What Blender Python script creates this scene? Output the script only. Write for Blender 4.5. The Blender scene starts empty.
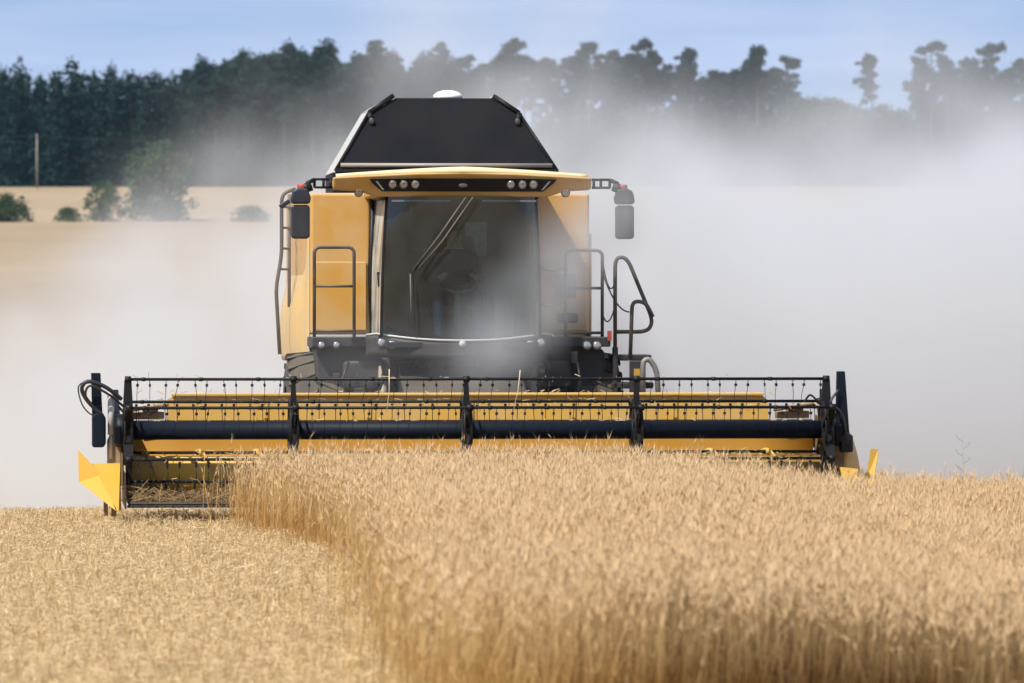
import bpy, bmesh, math, random
import numpy as np
from mathutils import Vector, Matrix, Euler

random.seed(7)
RNG = np.random.default_rng(11)
R = math.radians
scene = bpy.context.scene
COL = scene.collection
FPX = 5940.0                      # focal length in picture widths * 1024
CAM_H = 2.0

# ------------------------------------------------------------------ helpers
def link(o, parent=None):
    COL.objects.link(o)
    if parent is not None:
        o.parent = parent
    return o

def tag(o, label=None, cat=None, group=None, kind=None):
    if label: o['label'] = label
    if cat: o['category'] = cat
    if group: o['group'] = group
    if kind: o['kind'] = kind
    return o

def empty(name, loc=(0, 0, 0), rz=0.0):
    o = bpy.data.objects.new(name, None)
    o.location = loc
    o.rotation_euler = (0, 0, rz)
    o.empty_display_size = 0.3
    return link(o)

def copy_tree(root):
    r = root.copy(); COL.objects.link(r)
    for ch in list(root.children):
        c = ch.copy(); COL.objects.link(c); c.parent = r
        for g in list(ch.children):
            d = g.copy(); COL.objects.link(d); d.parent = c
    return r

def fast_mesh(name, verts, faces, fsize, cols=None):
    """verts (n,3) ; faces flat index array of constant face size fsize (or list of (array,size))"""
    me = bpy.data.meshes.new(name)
    if not isinstance(faces, list):
        faces = [(faces, fsize)]
    nloops = sum(len(f.ravel()) for f, s in faces)
    npoly = sum(len(f.ravel()) // s for f, s in faces)
    me.vertices.add(len(verts))
    me.vertices.foreach_set('co', np.asarray(verts, dtype=np.float32).ravel())
    me.loops.add(nloops)
    me.loops.foreach_set('vertex_index', np.concatenate([f.ravel() for f, s in faces]).astype(np.int32))
    me.polygons.add(npoly)
    starts = []; off = 0
    for f, s in faces:
        n = len(f.ravel()) // s
        starts.append(off + np.arange(n) * s)
        off += n * s
    me.polygons.foreach_set('loop_start', np.concatenate(starts).astype(np.int32))
    me.update(calc_edges=True)
    if cols is not None:
        a = me.color_attributes.new('tint', 'FLOAT_COLOR', 'POINT')
        c4 = np.ones((len(verts), 4), dtype=np.float32)
        c4[:, :3] = cols
        a.data.foreach_set('color', c4.ravel())
    me.validate()
    return me

class MB:
    """collects shapes into ONE mesh"""
    def __init__(self):
        self.bm = bmesh.new()
    def _hull(self, pts, faces, smooth=False):
        vs = [self.bm.verts.new(p) for p in pts]
        for f in faces:
            try:
                fc = self.bm.faces.new([vs[i] for i in f]); fc.smooth = smooth
            except ValueError:
                pass
        return vs
    def box(self, x0, x1, y0, y1, z0, z1):
        p = [(x, y, z) for x in (x0, x1) for y in (y0, y1) for z in (z0, z1)]
        self._hull(p, [(0, 1, 3, 2), (4, 6, 7, 5), (0, 4, 5, 1), (2, 3, 7, 6), (0, 2, 6, 4), (1, 5, 7, 3)])
        return self
    def hexa(self, a, b):
        """two quads (4 points each) joined into a solid"""
        self._hull(list(a) + list(b), [(3, 2, 1, 0), (4, 5, 6, 7), (0, 1, 5, 4), (1, 2, 6, 5), (2, 3, 7, 6), (3, 0, 4, 7)])
        return self
    def prism(self, poly, axis, a, b):
        """poly: list of 2-d points, extruded along axis from a to b"""
        def mk(p, t):
            if axis == 'x': return (t, p[0], p[1])
            if axis == 'y': return (p[0], t, p[1])
            return (p[0], p[1], t)
        n = len(poly)
        pts = [mk(p, a) for p in poly] + [mk(p, b) for p in poly]
        fs = [tuple(range(n))[::-1], tuple(range(n, 2 * n))]
        for i in range(n):
            j = (i + 1) % n
            fs.append((i, j, n + j, n + i))
        self._hull(pts, fs)
        return self
    def tube(self, pts, r, seg=8, cap=True, closed=False):
        pts = [Vector(p) for p in pts]
        n = len(pts)
        rs = r if isinstance(r, (list, tuple)) else [r] * n
        rings = []
        up = None
        for i, p in enumerate(pts):
            if closed:
                t = (pts[(i + 1) % n] - pts[i - 1]).normalized()
            else:
                t = (pts[min(i + 1, n - 1)] - pts[max(i - 1, 0)]).normalized()
            if up is None:
                up = Vector((0, 0, 1)) if abs(t.z) < 0.9 else Vector((0, 1, 0))
            a = t.cross(up)
            if a.length < 1e-5:
                a = t.cross(Vector((1, 0, 0)))
            a.normalize(); b = a.cross(t).normalized(); up = b
            rings.append([self.bm.verts.new(p + (a * math.cos(q) + b * math.sin(q)) * rs[i])
                          for q in [2 * math.pi * k / seg for k in range(seg)]])
        m = n if closed else n - 1
        for i in range(m):
            A, B = rings[i], rings[(i + 1) % n]
            for k in range(seg):
                f = self.bm.faces.new((A[k], A[(k + 1) % seg], B[(k + 1) % seg], B[k])); f.smooth = True
        if cap and not closed:
            self.bm.faces.new(rings[0][::-1]); self.bm.faces.new(rings[-1])
        return self
    def lathe(self, prof, origin=(0, 0, 0), axis='z', seg=32, cap=True):
        """prof: list of (radius, height)"""
        o = Vector(origin)
        def mk(r, h, a):
            c, s = r * math.cos(a), r * math.sin(a)
            v = {'z': (c, s, h), 'x': (h, c, s), 'y': (c, h, s)}[axis]
            return o + Vector(v)
        rings = [[self.bm.verts.new(mk(r, h, 2 * math.pi * k / seg)) for k in range(seg)] for r, h in prof]
        for A, B in zip(rings[:-1], rings[1:]):
            for k in range(seg):
                f = self.bm.faces.new((A[k], A[(k + 1) % seg], B[(k + 1) % seg], B[k])); f.smooth = True
        if cap:
            self.bm.faces.new(rings[0][::-1]); self.bm.faces.new(rings[-1])
        return self
    def grid(self, fn, nu, nv, smooth=True):
        vs = [[self.bm.verts.new(fn(i / nu, j / nv)) for j in range(nv + 1)] for i in range(nu + 1)]
        for i in range(nu):
            for j in range(nv):
                f = self.bm.faces.new((vs[i][j], vs[i + 1][j], vs[i + 1][j + 1], vs[i][j + 1])); f.smooth = smooth
        return self
    def ball(self, c, r, sc=(1, 1, 1), seg=12):
        bmesh.ops.create_uvsphere(self.bm, u_segments=seg, v_segments=max(6, seg // 2), radius=r,
                                  matrix=Matrix.Translation(c) @ Matrix.Diagonal((*sc, 1)))
        return self
    def build(self, name, mat, parent=None, bevel=0, solid=0, segs=2):
        bmesh.ops.recalc_face_normals(self.bm, faces=self.bm.faces[:])
        me = bpy.data.meshes.new(name)
        self.bm.to_mesh(me); self.bm.free()
        o = bpy.data.objects.new(name, me)
        if mat is not None: me.materials.append(mat)
        link(o, parent)
        if solid:
            m = o.modifiers.new('solid', 'SOLIDIFY'); m.thickness = solid; m.offset = 0
        if bevel:
            m = o.modifiers.new('bevel', 'BEVEL'); m.width = bevel; m.segments = segs; m.limit_method = 'ANGLE'
            m.angle_limit = R(35)
            for p in me.polygons: p.use_smooth = True
            w = o.modifiers.new('wn', 'WEIGHTED_NORMAL'); w.keep_sharp = True
        return o

def arc(cx, cy, r, a0, a1, n=6):
    return [(cx + r * math.cos(R(a0 + (a1 - a0) * i / n)), cy + r * math.sin(R(a0 + (a1 - a0) * i / n))) for i in range(n + 1)]

def sstep(a, b, x):
    t = np.clip((x - a) / (b - a), 0, 1)
    return t * t * (3 - 2 * t)

# ------------------------------------------------------------------ materials
def new_mat(name):
    m = bpy.data.materials.new(name); m.use_nodes = True
    nt = m.node_tree; nt.nodes.clear()
    out = nt.nodes.new('ShaderNodeOutputMaterial')
    return m, nt, out

def N(nt, typ, **kw):
    n = nt.nodes.new(typ)
    for k, v in kw.items():
        if k.startswith('i_'):
            key = k[2:]
            n.inputs[int(key) if key.isdigit() else key.replace('_', ' ')].default_value = v
        else:
            setattr(n, k, v)
    return n

def mixrgb(nt, fac, a, b, mode='MIX'):
    n = nt.nodes.new('ShaderNodeMix'); n.data_type = 'RGBA'; n.blend_type = mode
    for sock, v in ((n.inputs[0], fac), (n.inputs[6], a), (n.inputs[7], b)):
        if hasattr(v, 'is_linked'): nt.links.new(v, sock)
        else: sock.default_value = v
    return n.outputs[2]

def ramp(nt, src, stops):
    n = nt.nodes.new('ShaderNodeValToRGB')
    el = n.color_ramp.elements
    while len(el) < len(stops): el.new(0.5)
    for e, (p, c) in zip(el, stops):
        e.position = p; e.color = c if len(c) == 4 else (*c, 1)
    nt.links.new(src, n.inputs[0])
    return n.outputs[0]

def noise(nt, vec, scale, detail=4, rough=0.55):
    n = N(nt, 'ShaderNodeTexNoise', i_Scale=scale, i_Detail=detail, i_Roughness=rough)
    if vec is not None: nt.links.new(vec, n.inputs['Vector'])
    return n.outputs[0]

DUST = (0.47, 0.37, 0.23, 1)
def dusty(name, col, rough=0.45, dust=0.35, metallic=0.0, spec=0.5, scale=2.2, top=0.35, coat=0.0):
    """painted or bare surface with patches of straw-coloured field dust that also settle on upward faces"""
    m, nt, out = new_mat(name)
    tc = N(nt, 'ShaderNodeTexCoord')
    big = noise(nt, tc.outputs['Object'], scale, 5, 0.6)
    fine = noise(nt, tc.outputs['Object'], scale * 14, 3, 0.6)
    geo = N(nt, 'ShaderNodeNewGeometry')
    sep = N(nt, 'ShaderNodeSeparateXYZ'); nt.links.new(geo.outputs['Normal'], sep.inputs[0])
    up = N(nt, 'ShaderNodeMapRange', i_1=0.2, i_2=1.0, i_3=0.0, i_4=top); nt.links.new(sep.outputs[2], up.inputs[0])
    a = N(nt, 'ShaderNodeMapRange', i_1=0.36, i_2=0.68, i_3=dust * 0.15, i_4=dust * 1.35); nt.links.new(big, a.inputs[0])
    b = N(nt, 'ShaderNodeMath', operation='MULTIPLY_ADD', i_1=0.25 * dust, i_2=-0.1 * dust); nt.links.new(fine, b.inputs[0])
    s = N(nt, 'ShaderNodeMath', operation='ADD'); nt.links.new(a.outputs[0], s.inputs[0]); nt.links.new(b.outputs[0], s.inputs[1])
    s2 = N(nt, 'ShaderNodeMath', operation='ADD', use_clamp=True); nt.links.new(s.outputs[0], s2.inputs[0]); nt.links.new(up.outputs[0], s2.inputs[1])
    bs = N(nt, 'ShaderNodeBsdfPrincipled')
    c = mixrgb(nt, s2.outputs[0], (*col, 1), DUST)
    nt.links.new(c, bs.inputs['Base Color'])
    rr = N(nt, 'ShaderNodeMapRange', i_1=0, i_2=0.6, i_3=rough, i_4=0.9); nt.links.new(s2.outputs[0], rr.inputs[0])
    nt.links.new(rr.outputs[0], bs.inputs['Roughness'])
    bs.inputs['Metallic'].default_value = metallic
    bs.inputs['Specular IOR Level'].default_value = spec
    bs.inputs['Coat Weight'].default_value = coat
    bmp = N(nt, 'ShaderNodeBump', i_Strength=0.08, i_Distance=0.01)
    nt.links.new(fine, bmp.inputs['Height']); nt.links.new(bmp.outputs[0], bs.inputs['Normal'])
    nt.links.new(bs.outputs[0], out.inputs[0])
    return m

def plain(name, col, rough=0.5, metallic=0.0, spec=0.5):
    m, nt, out = new_mat(name)
    bs = N(nt, 'ShaderNodeBsdfPrincipled', i_Base_Color=(*col, 1), i_Roughness=rough, i_Metallic=metallic)
    bs.inputs['Specular IOR Level'].default_value = spec
    tc = N(nt, 'ShaderNodeTexCoord')
    n = noise(nt, tc.outputs['Object'], 18, 3)
    c = mixrgb(nt, n, tuple(v * 0.75 for v in col) + (1,), tuple(min(1, v * 1.25) for v in col) + (1,))
    nt.links.new(c, bs.inputs['Base Color'])
    nt.links.new(bs.outputs[0], out.inputs[0])
    return m

def glass_mat(name, tint, film_col, film_amt):
    m, nt, out = new_mat(name)
    tr = N(nt, 'ShaderNodeBsdfTransparent', i_Color=(*tint, 1))
    gl = N(nt, 'ShaderNodeBsdfGlossy', i_Color=(1, 1, 1, 1), i_Roughness=0.04)
    fr = N(nt, 'ShaderNodeFresnel', i_IOR=1.5)
    mx = N(nt, 'ShaderNodeMixShader'); nt.links.new(fr.outputs[0], mx.inputs[0])
    nt.links.new(tr.outputs[0], mx.inputs[1]); nt.links.new(gl.outputs[0], mx.inputs[2])
    df = N(nt, 'ShaderNodeBsdfDiffuse', i_Color=(*film_col, 1))
    tc = N(nt, 'ShaderNodeTexCoord')
    n = noise(nt, tc.outputs['Object'], 2.5, 5, 0.6)
    mr = N(nt, 'ShaderNodeMapRange', i_1=0.3, i_2=0.75, i_3=film_amt * 0.4, i_4=film_amt * 1.6); nt.links.new(n, mr.inputs[0])
    m2 = N(nt, 'ShaderNodeMixShader'); nt.links.new(mr.outputs[0], m2.inputs[0])
    nt.links.new(mx.outputs[0], m2.inputs[1]); nt.links.new(df.outputs[0], m2.inputs[2])
    nt.links.new(m2.outputs[0], out.inputs[0])
    return m

def plant_mat(name, gain=1.0, transl=0.25, rough=0.7):
    """colour per stalk/leaf from the mesh attribute 'tint'"""
    m, nt, out = new_mat(name)
    at = N(nt, 'ShaderNodeAttribute', attribute_name='tint')
    df = N(nt, 'ShaderNodeBsdfPrincipled', i_Roughness=rough)
    df.inputs['Specular IOR Level'].default_value = 0.25
    nt.links.new(at.outputs[0], df.inputs['Base Color'])
    tl = N(nt, 'ShaderNodeBsdfTranslucent'); nt.links.new(at.outputs[0], tl.inputs[0])
    mx = N(nt, 'ShaderNodeMixShader', i_0=transl)
    nt.links.new(df.outputs[0], mx.inputs[1]); nt.links.new(tl.outputs[0], mx.inputs[2])
    nt.links.new(mx.outputs[0], out.inputs[0])
    return m

M = {}
M['yellow'] = dusty('header_yellow_paint', (0.58, 0.33, 0.03), 0.45, 0.32, top=0.14)
M['yellow_clean'] = dusty('divider_yellow_paint', (0.52, 0.285, 0.008), 0.40, 0.12, top=0.04)
M['orange'] = dusty('cab_yellow_paint', (0.47, 0.235, 0.024), 0.48, 0.40, top=0.45)
M['cream'] = dusty('dusty_glare_paint', (0.66, 0.40, 0.09), 0.5, 0.75, top=0.5)  # field dust, with sun glare on the flank also put into the yellow
M['black'] = dusty('black_steel', (0.005, 0.0055, 0.007), 0.5, 0.012, top=0.0, spec=0.25)
M['navy'] = dusty('reel_dark_steel', (0.0035, 0.007, 0.015), 0.55, 0.003, top=0.0, spec=0.15)
M['lip'] = dusty('sunlit_tint_roof_lip', (0.80, 0.66, 0.36), 0.45, 0.3, top=0.3)  # light cream stands in for sun caught on the up-facing edge
M['chassis'] = dusty('dusty_dark_chassis', (0.014, 0.015, 0.018), 0.6, 0.05, top=0.12)
M['tyre'] = dusty('tyre_rubber', (0.018, 0.018, 0.019), 0.85, 0.10, top=0.12)
M['tank'] = dusty('tank_dark_panel', (0.006, 0.007, 0.011), 0.7, 0.010, top=0.0, spec=0.08)
M['pale'] = dusty('pale_metal', (0.42, 0.43, 0.43), 0.5, 0.2, top=0.1)
M['steel'] = dusty('grey_steel', (0.22, 0.22, 0.22), 0.45, 0.3, metallic=0.4)
M['rail'] = dusty('rail_tube', (0.035, 0.034, 0.034), 0.5, 0.16, top=0.12)
M['trough'] = dusty('deep_orange_trough', (0.42, 0.20, 0.008), 0.5, 0.07, top=0.05)  # deeper orange than the yellow header sheets
M['floor'] = dusty('shade_dark_floor', (0.022, 0.018, 0.014), 0.7, 0.06, top=0.03)  # near-black colour stands in for the shade beneath the reel
M['rust'] = dusty('worn_brown_metal', (0.16, 0.085, 0.03), 0.7, 0.35)
M['white'] = plain('white_plastic', (0.78, 0.78, 0.78), 0.35)
M['red'] = plain('red_lens', (0.38, 0.06, 0.04), 0.4)
M['lamp'] = plain('lamp_glass', (0.50, 0.50, 0.50), 0.15, 0.7)
M['rim'] = plain('lamp_rim', (0.06, 0.06, 0.06), 0.35, 0.2)
M['hose'] = plain('hose_rubber', (0.02, 0.02, 0.022), 0.5)
M['cloth'] = plain('seat_cloth', (0.03, 0.032, 0.034), 0.9)
M['interior'] = plain('cab_trim', (0.018, 0.021, 0.023), 0.7)
M['glass'] = glass_mat('windscreen_glass', (0.36, 0.53, 0.57), (0.36, 0.40, 0.42), 0.045)
M['side_glass'] = glass_mat('dusty_glare_side_glass', (0.5, 0.55, 0.52), (0.62, 0.58, 0.49), 0.55)  # dust film, thickened and paled to stand in for the grazing reflection
M['mirror'] = dusty('mirror_shell', (0.010, 0.013, 0.02), 0.45, 0.05, top=0.05)
M['skin'] = plain('skin', (0.42, 0.24, 0.16), 0.6)
M['shirt'] = plain('shirt_cloth', (0.03, 0.035, 0.045), 0.9)
M['jeans'] = plain('jeans_cloth', (0.06, 0.12, 0.24), 0.9)
M['hair'] = plain('hair', (0.03, 0.02, 0.015), 0.7)
M['wheat'] = plant_mat('ripe_wheat', transl=0.50)
M['straw'] = plant_mat('cut_straw', transl=0.22)
M['leaf'] = plant_mat('tree_foliage', transl=0.22, rough=0.8)
M['bark'] = plain('pine_bark', (0.085, 0.065, 0.052), 0.9)
M['bark_grey'] = plain('grey_bark', (0.05, 0.045, 0.04), 0.9)
M['wood'] = plain('weathered_pole_wood', (0.24, 0.22, 0.19), 0.9)

# ------------------------------------------------------------------ terrain
FAR_LINE, WOOD_LINE = 600.0, 800.0
def ground_z(x, d):
    x = np.asarray(x, dtype=float); d = np.asarray(d, dtype=float)
    z = -0.36 * sstep(0.7, 4.2, x) * (1 - sstep(90, 140, d))
    drop = np.clip(d - 59.0, 0, None)
    z = z - 1.25 * (1 - np.exp(-(drop / 24.0) * 1.0)) * (1 - sstep(90, 200, d))
    t = np.clip((d - 105.0) / (FAR_LINE - 105.0), 0, 1)
    z = z + 10.55 * (0.25 * t + 0.75 * t * t)
    t2 = np.clip((d - FAR_LINE) / (WOOD_LINE - FAR_LINE), 0, 1)
    z = z + 7.7 * t2
    t3 = np.clip((d - WOOD_LINE) / 600, 0, 1)
    z = z + 3.0 * t3
    z = z - 0.075 * sstep(38, 53, d) * (1 - sstep(90, 140, d))
    z = z + 0.010 * np.sin(x * 2.1 + d * 0.7) + 0.012 * np.sin(d * 1.9 - x) * (d < 70)
    return z

def build_ground():
    ds = np.concatenate([np.linspace(-60, 20, 9), np.linspace(22, 70, 97), np.linspace(72, 140, 35),
                         np.linspace(150, 1000, 86), np.linspace(1050, 4000, 30)])
    xs = np.concatenate([np.linspace(-2500, -200, 24), np.linspace(-180, -20, 17), np.linspace(-18, 18, 73),
                         np.linspace(20, 180, 17), np.linspace(200, 2500, 24)])
    X, D = np.meshgrid(xs, ds)
    Z = ground_z(X, D)
    v = np.stack([X, D, Z], -1).reshape(-1, 3)
    nx = len(xs); ny = len(ds)
    i, j = np.meshgrid(np.arange(nx - 1), np.arange(ny - 1))
    a = (j * nx + i).ravel()
    f = np.stack([a, a + 1, a + nx + 1, a + nx], -1)
    me = fast_mesh('ground', v, f, 4)
    for p in me.polygons: p.use_smooth = True
    m, nt, out = new_mat('field_soil_and_straw')
    tc = N(nt, 'ShaderNodeTexCoord'); P = tc.outputs['Object']
    mp = N(nt, 'ShaderNodeMapping'); mp.inputs['Scale'].default_value = (1.0, 0.25, 1.0); nt.links.new(P, mp.inputs[0])
    n1 = noise(nt, P, 9, 6, 0.65)
    n2 = noise(nt, P, 0.6, 4)
    n3 = noise(nt, mp.outputs[0], 60, 4, 0.7)
    near = ramp(nt, n1, [(0.25, (0.16, 0.105, 0.05)), (0.5, (0.36, 0.26, 0.13)), (0.75, (0.52, 0.40, 0.22))])
    near = mixrgb(nt, n3, near, (0.44, 0.33, 0.17, 1))
    # far fields: long faint drill lines and broad patches
    fw = noise(nt, mp.outputs[0], 0.06, 5, 0.6)
    far = ramp(nt, fw, [(0.3, (0.26, 0.19, 0.11)), (0.7, (0.33, 0.25, 0.155))])
    far2 = ramp(nt, fw, [(0.3, (0.28, 0.21, 0.13)), (0.7, (0.35, 0.27, 0.175))])
    sp = N(nt, 'ShaderNodeSeparateXYZ'); nt.links.new(P, sp.inputs[0])
    k1 = N(nt, 'ShaderNodeMapRange', i_1=90.0, i_2=140.0); nt.links.new(sp.outputs[1], k1.inputs[0])
    k2 = N(nt, 'ShaderNodeMapRange', i_1=FAR_LINE, i_2=FAR_LINE + 2.0); nt.links.new(sp.outputs[1], k2.inputs[0])
    k3 = N(nt, 'ShaderNodeMapRange', i_1=WOOD_LINE - 8, i_2=WOOD_LINE); nt.links.new(sp.outputs[1], k3.inputs[0])
    c = mixrgb(nt, k1.outputs[0], near, far)
    c = mixrgb(nt, k2.outputs[0], c, far2)
    c = mixrgb(nt, k3.outputs[0], c, (0.05, 0.06, 0.03, 1))
    bs = N(nt, 'ShaderNodeBsdfPrincipled', i_Roughness=0.95)
    bs.inputs['Specular IOR Level'].default_value = 0.1
    nt.links.new(c, bs.inputs['Base Color'])
    bp = N(nt, 'ShaderNodeBump', i_Strength=0.6, i_Distance=0.05); nt.links.new(n1, bp.inputs['Height'])
    nt.links.new(bp.outputs[0], bs.inputs['Normal'])
    nt.links.new(bs.outputs[0], out.inputs[0])
    me.materials.append(m)
    o = link(bpy.data.objects.new('ground', me)); o['kind'] = 'structure'
    return o
build_ground()

# ------------------------------------------------------------------ wheat and stubble
EDGE_D = np.array([20, 25, 31, 36, 45, 49, 52, 54.5, 56.2, 60, 75])
EDGE_X = np.array([-0.34, -0.38, -0.47, -0.64, -1.08, -1.38, -1.86, -2.40, -2.56, -2.72, -2.8])
def wheat_left(d): return np.interp(d, EDGE_D, EDGE_X)
ROT = R(5.0); CT, ST = math.cos(ROT), math.sin(ROT)
MX, MY = -0.32, 57.0
def to_local(x, d):
    dx, dy = x - MX, d - MY
    return dx * CT + dy * ST, -dx * ST + dy * CT

def sample_area(x0, x1, d0, d1, dens):
    n = int((x1 - x0) * (d1 - d0) * dens)
    return RNG.uniform(x0, x1, n), RNG.uniform(d0, d1, n)

def smooth_noise(x, y, seed, scale):
    r = np.random.default_rng(seed)
    s = np.zeros_like(x)
    for k in range(6):
        a = r.uniform(0, 6.28); f = scale * r.uniform(0.5, 1.9); p = r.uniform(0, 6.28)
        s += np.sin((x * math.cos(a) + y * math.sin(a)) * f + p)
    return s / 6.0

def build_wheat():
    x, d = sample_area(-3.6, 10.5, 24.0, 74.0, 520)
    lx, ly = to_local(x, d)
    front = 26.6 + 0.5 * smooth_noise(x, x * 0, 3, 2.2) + np.clip(0.3 - x, 0, 3) * 0.8
    front = front + np.abs(RNG.normal(0, 1.3, len(x)))
    left = wheat_left(d) + 0.12 * smooth_noise(d, d * 0, 5, 2.5) + RNG.normal(0, 0.10, len(x)) - RNG.gamma(0.5, 0.16, len(x)) * (RNG.uniform(0, 1, len(x)) < 0.35)
    keep = (x > left) & (d > front) & (x < 0.172 / 2 * d + 1.6)
    cut = (ly > -0.52) & (lx < 3.42)                 # already taken by the knife
    keep &= ~cut
    keep &= (d < 58) | (RNG.uniform(0, 1, len(x)) < 0.9)
    # crop rows thin the density slightly along the driving direction
    keep &= RNG.uniform(0, 1, len(x)) < 0.80 + 0.2 * np.sin(lx * 2 * math.pi / 0.125)
    x, d = x[keep], d[keep]; n = len(x)
    z0 = ground_z(x, d)
    hgt = 0.655 + 0.05 * smooth_noise(x, d, 8, 1.6) + RNG.normal(0, 0.055, n) - RNG.gamma(1.0, 0.05, n)
    hgt *= 1 - 0.42 * RNG.uniform(0, 1, n) * np.exp(-np.abs(x - left[keep]) / 0.28)      # ragged, knocked stalks along the cut edge
    hgt = np.maximum(hgt, 0.25)
    hgt += (RNG.uniform(0, 1, n) < 0.012) * RNG.uniform(0.03, 0.14, n)
    az = RNG.uniform(0, 2 * math.pi, n)
    lean = np.abs(RNG.normal(0.0, 0.11, n)) + 0.02
    lx_, ly_ = np.cos(az) * lean + 0.04, np.sin(az) * lean - 0.03
    # some stalks at the open edges lean far out
    fac = RNG.uniform(0, 2 * math.pi, n)
    wx, wy = np.cos(fac) * 0.0026, np.sin(fac) * 0.0026
    base = np.stack([x, d, z0], -1)
    def at(t):
        b = t * t
        return base + np.stack([lx_ * b * hgt, ly_ * b * hgt, hgt * t * (1 - 0.10 * lean * t)], -1)
    W = np.stack([wx, wy, 0 * wx], -1)
    verts, faces, cols = [], [], []
    hue = RNG.uniform(0, 1, n); val = RNG.uniform(0.86, 1.12, n)
    shade_tone = 1 - 0.70 * sstep(-0.2, 1.2, x + 0.5 * smooth_noise(x, d, 31, 2.0)) * (1 - sstep(29, 33, d))     # front-right shade among the stalks, put into stem and leaf colour
    stem_lo = np.stack([0.48 + 0.06 * hue, 0.285 + 0.05 * hue, 0.095 + 0.03 * hue], -1) * val[:, None] * np.stack([shade_tone, shade_tone ** 1.2, shade_tone ** 1.6], -1)
    stem_hi = np.stack([0.62 + 0.06 * hue, 0.42 + 0.06 * hue, 0.185 + 0.05 * hue], -1) * (val * (0.45 + 0.55 * shade_tone))[:, None]
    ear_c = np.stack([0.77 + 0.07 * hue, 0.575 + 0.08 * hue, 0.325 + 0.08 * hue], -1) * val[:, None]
    off = 0
    ts = (0.0, 0.45, 0.8, 1.0)
    ring = []
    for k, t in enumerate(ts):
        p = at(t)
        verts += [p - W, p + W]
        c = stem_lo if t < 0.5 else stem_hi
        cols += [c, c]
    for k in range(3):
        a = off + np.arange(n) + 2 * k * n
        faces.append(np.stack([a, a + n, a + 3 * n, a + 2 * n], -1))
    off += 8 * n
    quads = faces; faces3 = []
    # ears: nodding four-sided spindles
    tip0 = at(1.0)
    nod = np.abs(RNG.normal(0.0, 0.48, n)) + 0.04
    na = az + RNG.normal(0, 0.6, n)
    L = RNG.uniform(0.07, 0.115, n)
    dirv = np.stack([np.cos(na) * np.sin(nod), np.sin(na) * np.sin(nod), np.cos(nod)], -1)
    side = np.stack([-np.sin(na), np.cos(na), 0 * na], -1)
    oth = np.cross(dirv, side)
    mid = tip0 + dirv * (L * 0.45)[:, None] + np.array([0, 0, 0.0])
    end = tip0 + dirv * L[:, None] - np.array([0, 0, 1.0]) * (L * 0.18 * nod)[:, None]
    rr = (RNG.uniform(0.0031, 0.0049, n))[:, None]
    vlist = [tip0, mid + side * rr, mid + oth * rr, mid - side * rr, mid - oth * rr, end]
    verts += vlist; cols += [ear_c * 0.95] + [ear_c] * 5
    idx = lambda k: off + np.arange(n) + k * n
    for k in range(4):
        A, B = 1 + k, 1 + (k + 1) % 4
        faces3.append(np.stack([idx(0), idx(A), idx(B)], -1))
        faces3.append(np.stack([idx(5), idx(B), idx(A)], -1))
    off += 6 * n
    # awns: two thin slivers from the ear tip on most ears
    for q in range(3):
        sel = RNG.uniform(0, 1, n) < 0.7
        m = sel.sum()
        j = RNG.normal(0, 0.25, (m, 3))
        dv = dirv[sel] + j; dv /= np.linalg.norm(dv, axis=1)[:, None]
        p0 = mid[sel]; p1 = p0 + dv * RNG.uniform(0.07, 0.12, m)[:, None]
        s = side[sel] * 0.0016
        verts += [p0 - s, p0 + s, p1]
        cols += [ear_c[sel] * 1.05] * 3
        faces3.append(np.stack([off + np.arange(m), off + m + np.arange(m), off + 2 * m + np.arange(m)], -1))
        off += 3 * m
    # dry leaves on half of the stalks
    sel = RNG.uniform(0, 1, n) < 0.55
    m = sel.sum(); la = RNG.uniform(0, 2 * math.pi, m)
    tt = RNG.uniform(0.25, 0.8, m)
    b0 = base[sel] + np.stack([lx_[sel] * tt**2 * hgt[sel], ly_[sel] * tt**2 * hgt[sel], hgt[sel] * tt], -1)
    out = np.stack([np.cos(la), np.sin(la), 0 * la], -1)
    ll = RNG.uniform(0.08, 0.2, m)[:, None]
    sd = np.stack([-np.sin(la), np.cos(la), 0 * la], -1) * 0.0045
    p1 = b0 + out * ll * 0.45 + np.array([0, 0, 1]) * ll * RNG.uniform(-0.1, 0.6, m)[:, None]
    p2 = p1 + out * ll * 0.45 - np.array([0, 0, 1]) * ll * RNG.uniform(0.1, 0.9, m)[:, None]
    lc = np.stack([0.52 + 0 * la, 0.35 + 0 * la, 0.15 + 0 * la], -1) * (RNG.uniform(0.7, 1.2, m) * shade_tone[sel])[:, None]
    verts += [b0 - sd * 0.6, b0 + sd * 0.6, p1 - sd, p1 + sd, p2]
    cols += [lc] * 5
    a = off + np.arange(m)
    quads.append(np.stack([a, a + m, a + 3 * m, a + 2 * m], -1))
    faces3.append(np.stack([a + 2 * m, a + 3 * m, a + 4 * m], -1))
    off += 5 * m
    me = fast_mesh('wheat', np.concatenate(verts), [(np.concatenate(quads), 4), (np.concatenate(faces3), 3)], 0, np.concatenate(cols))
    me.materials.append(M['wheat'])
    o = link(bpy.data.objects.new('standing_wheat', me))
    tag(o, 'ripe golden wheat still standing in front of the harvester', 'wheat', kind='stuff')
    return n
NW = build_wheat()

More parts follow.
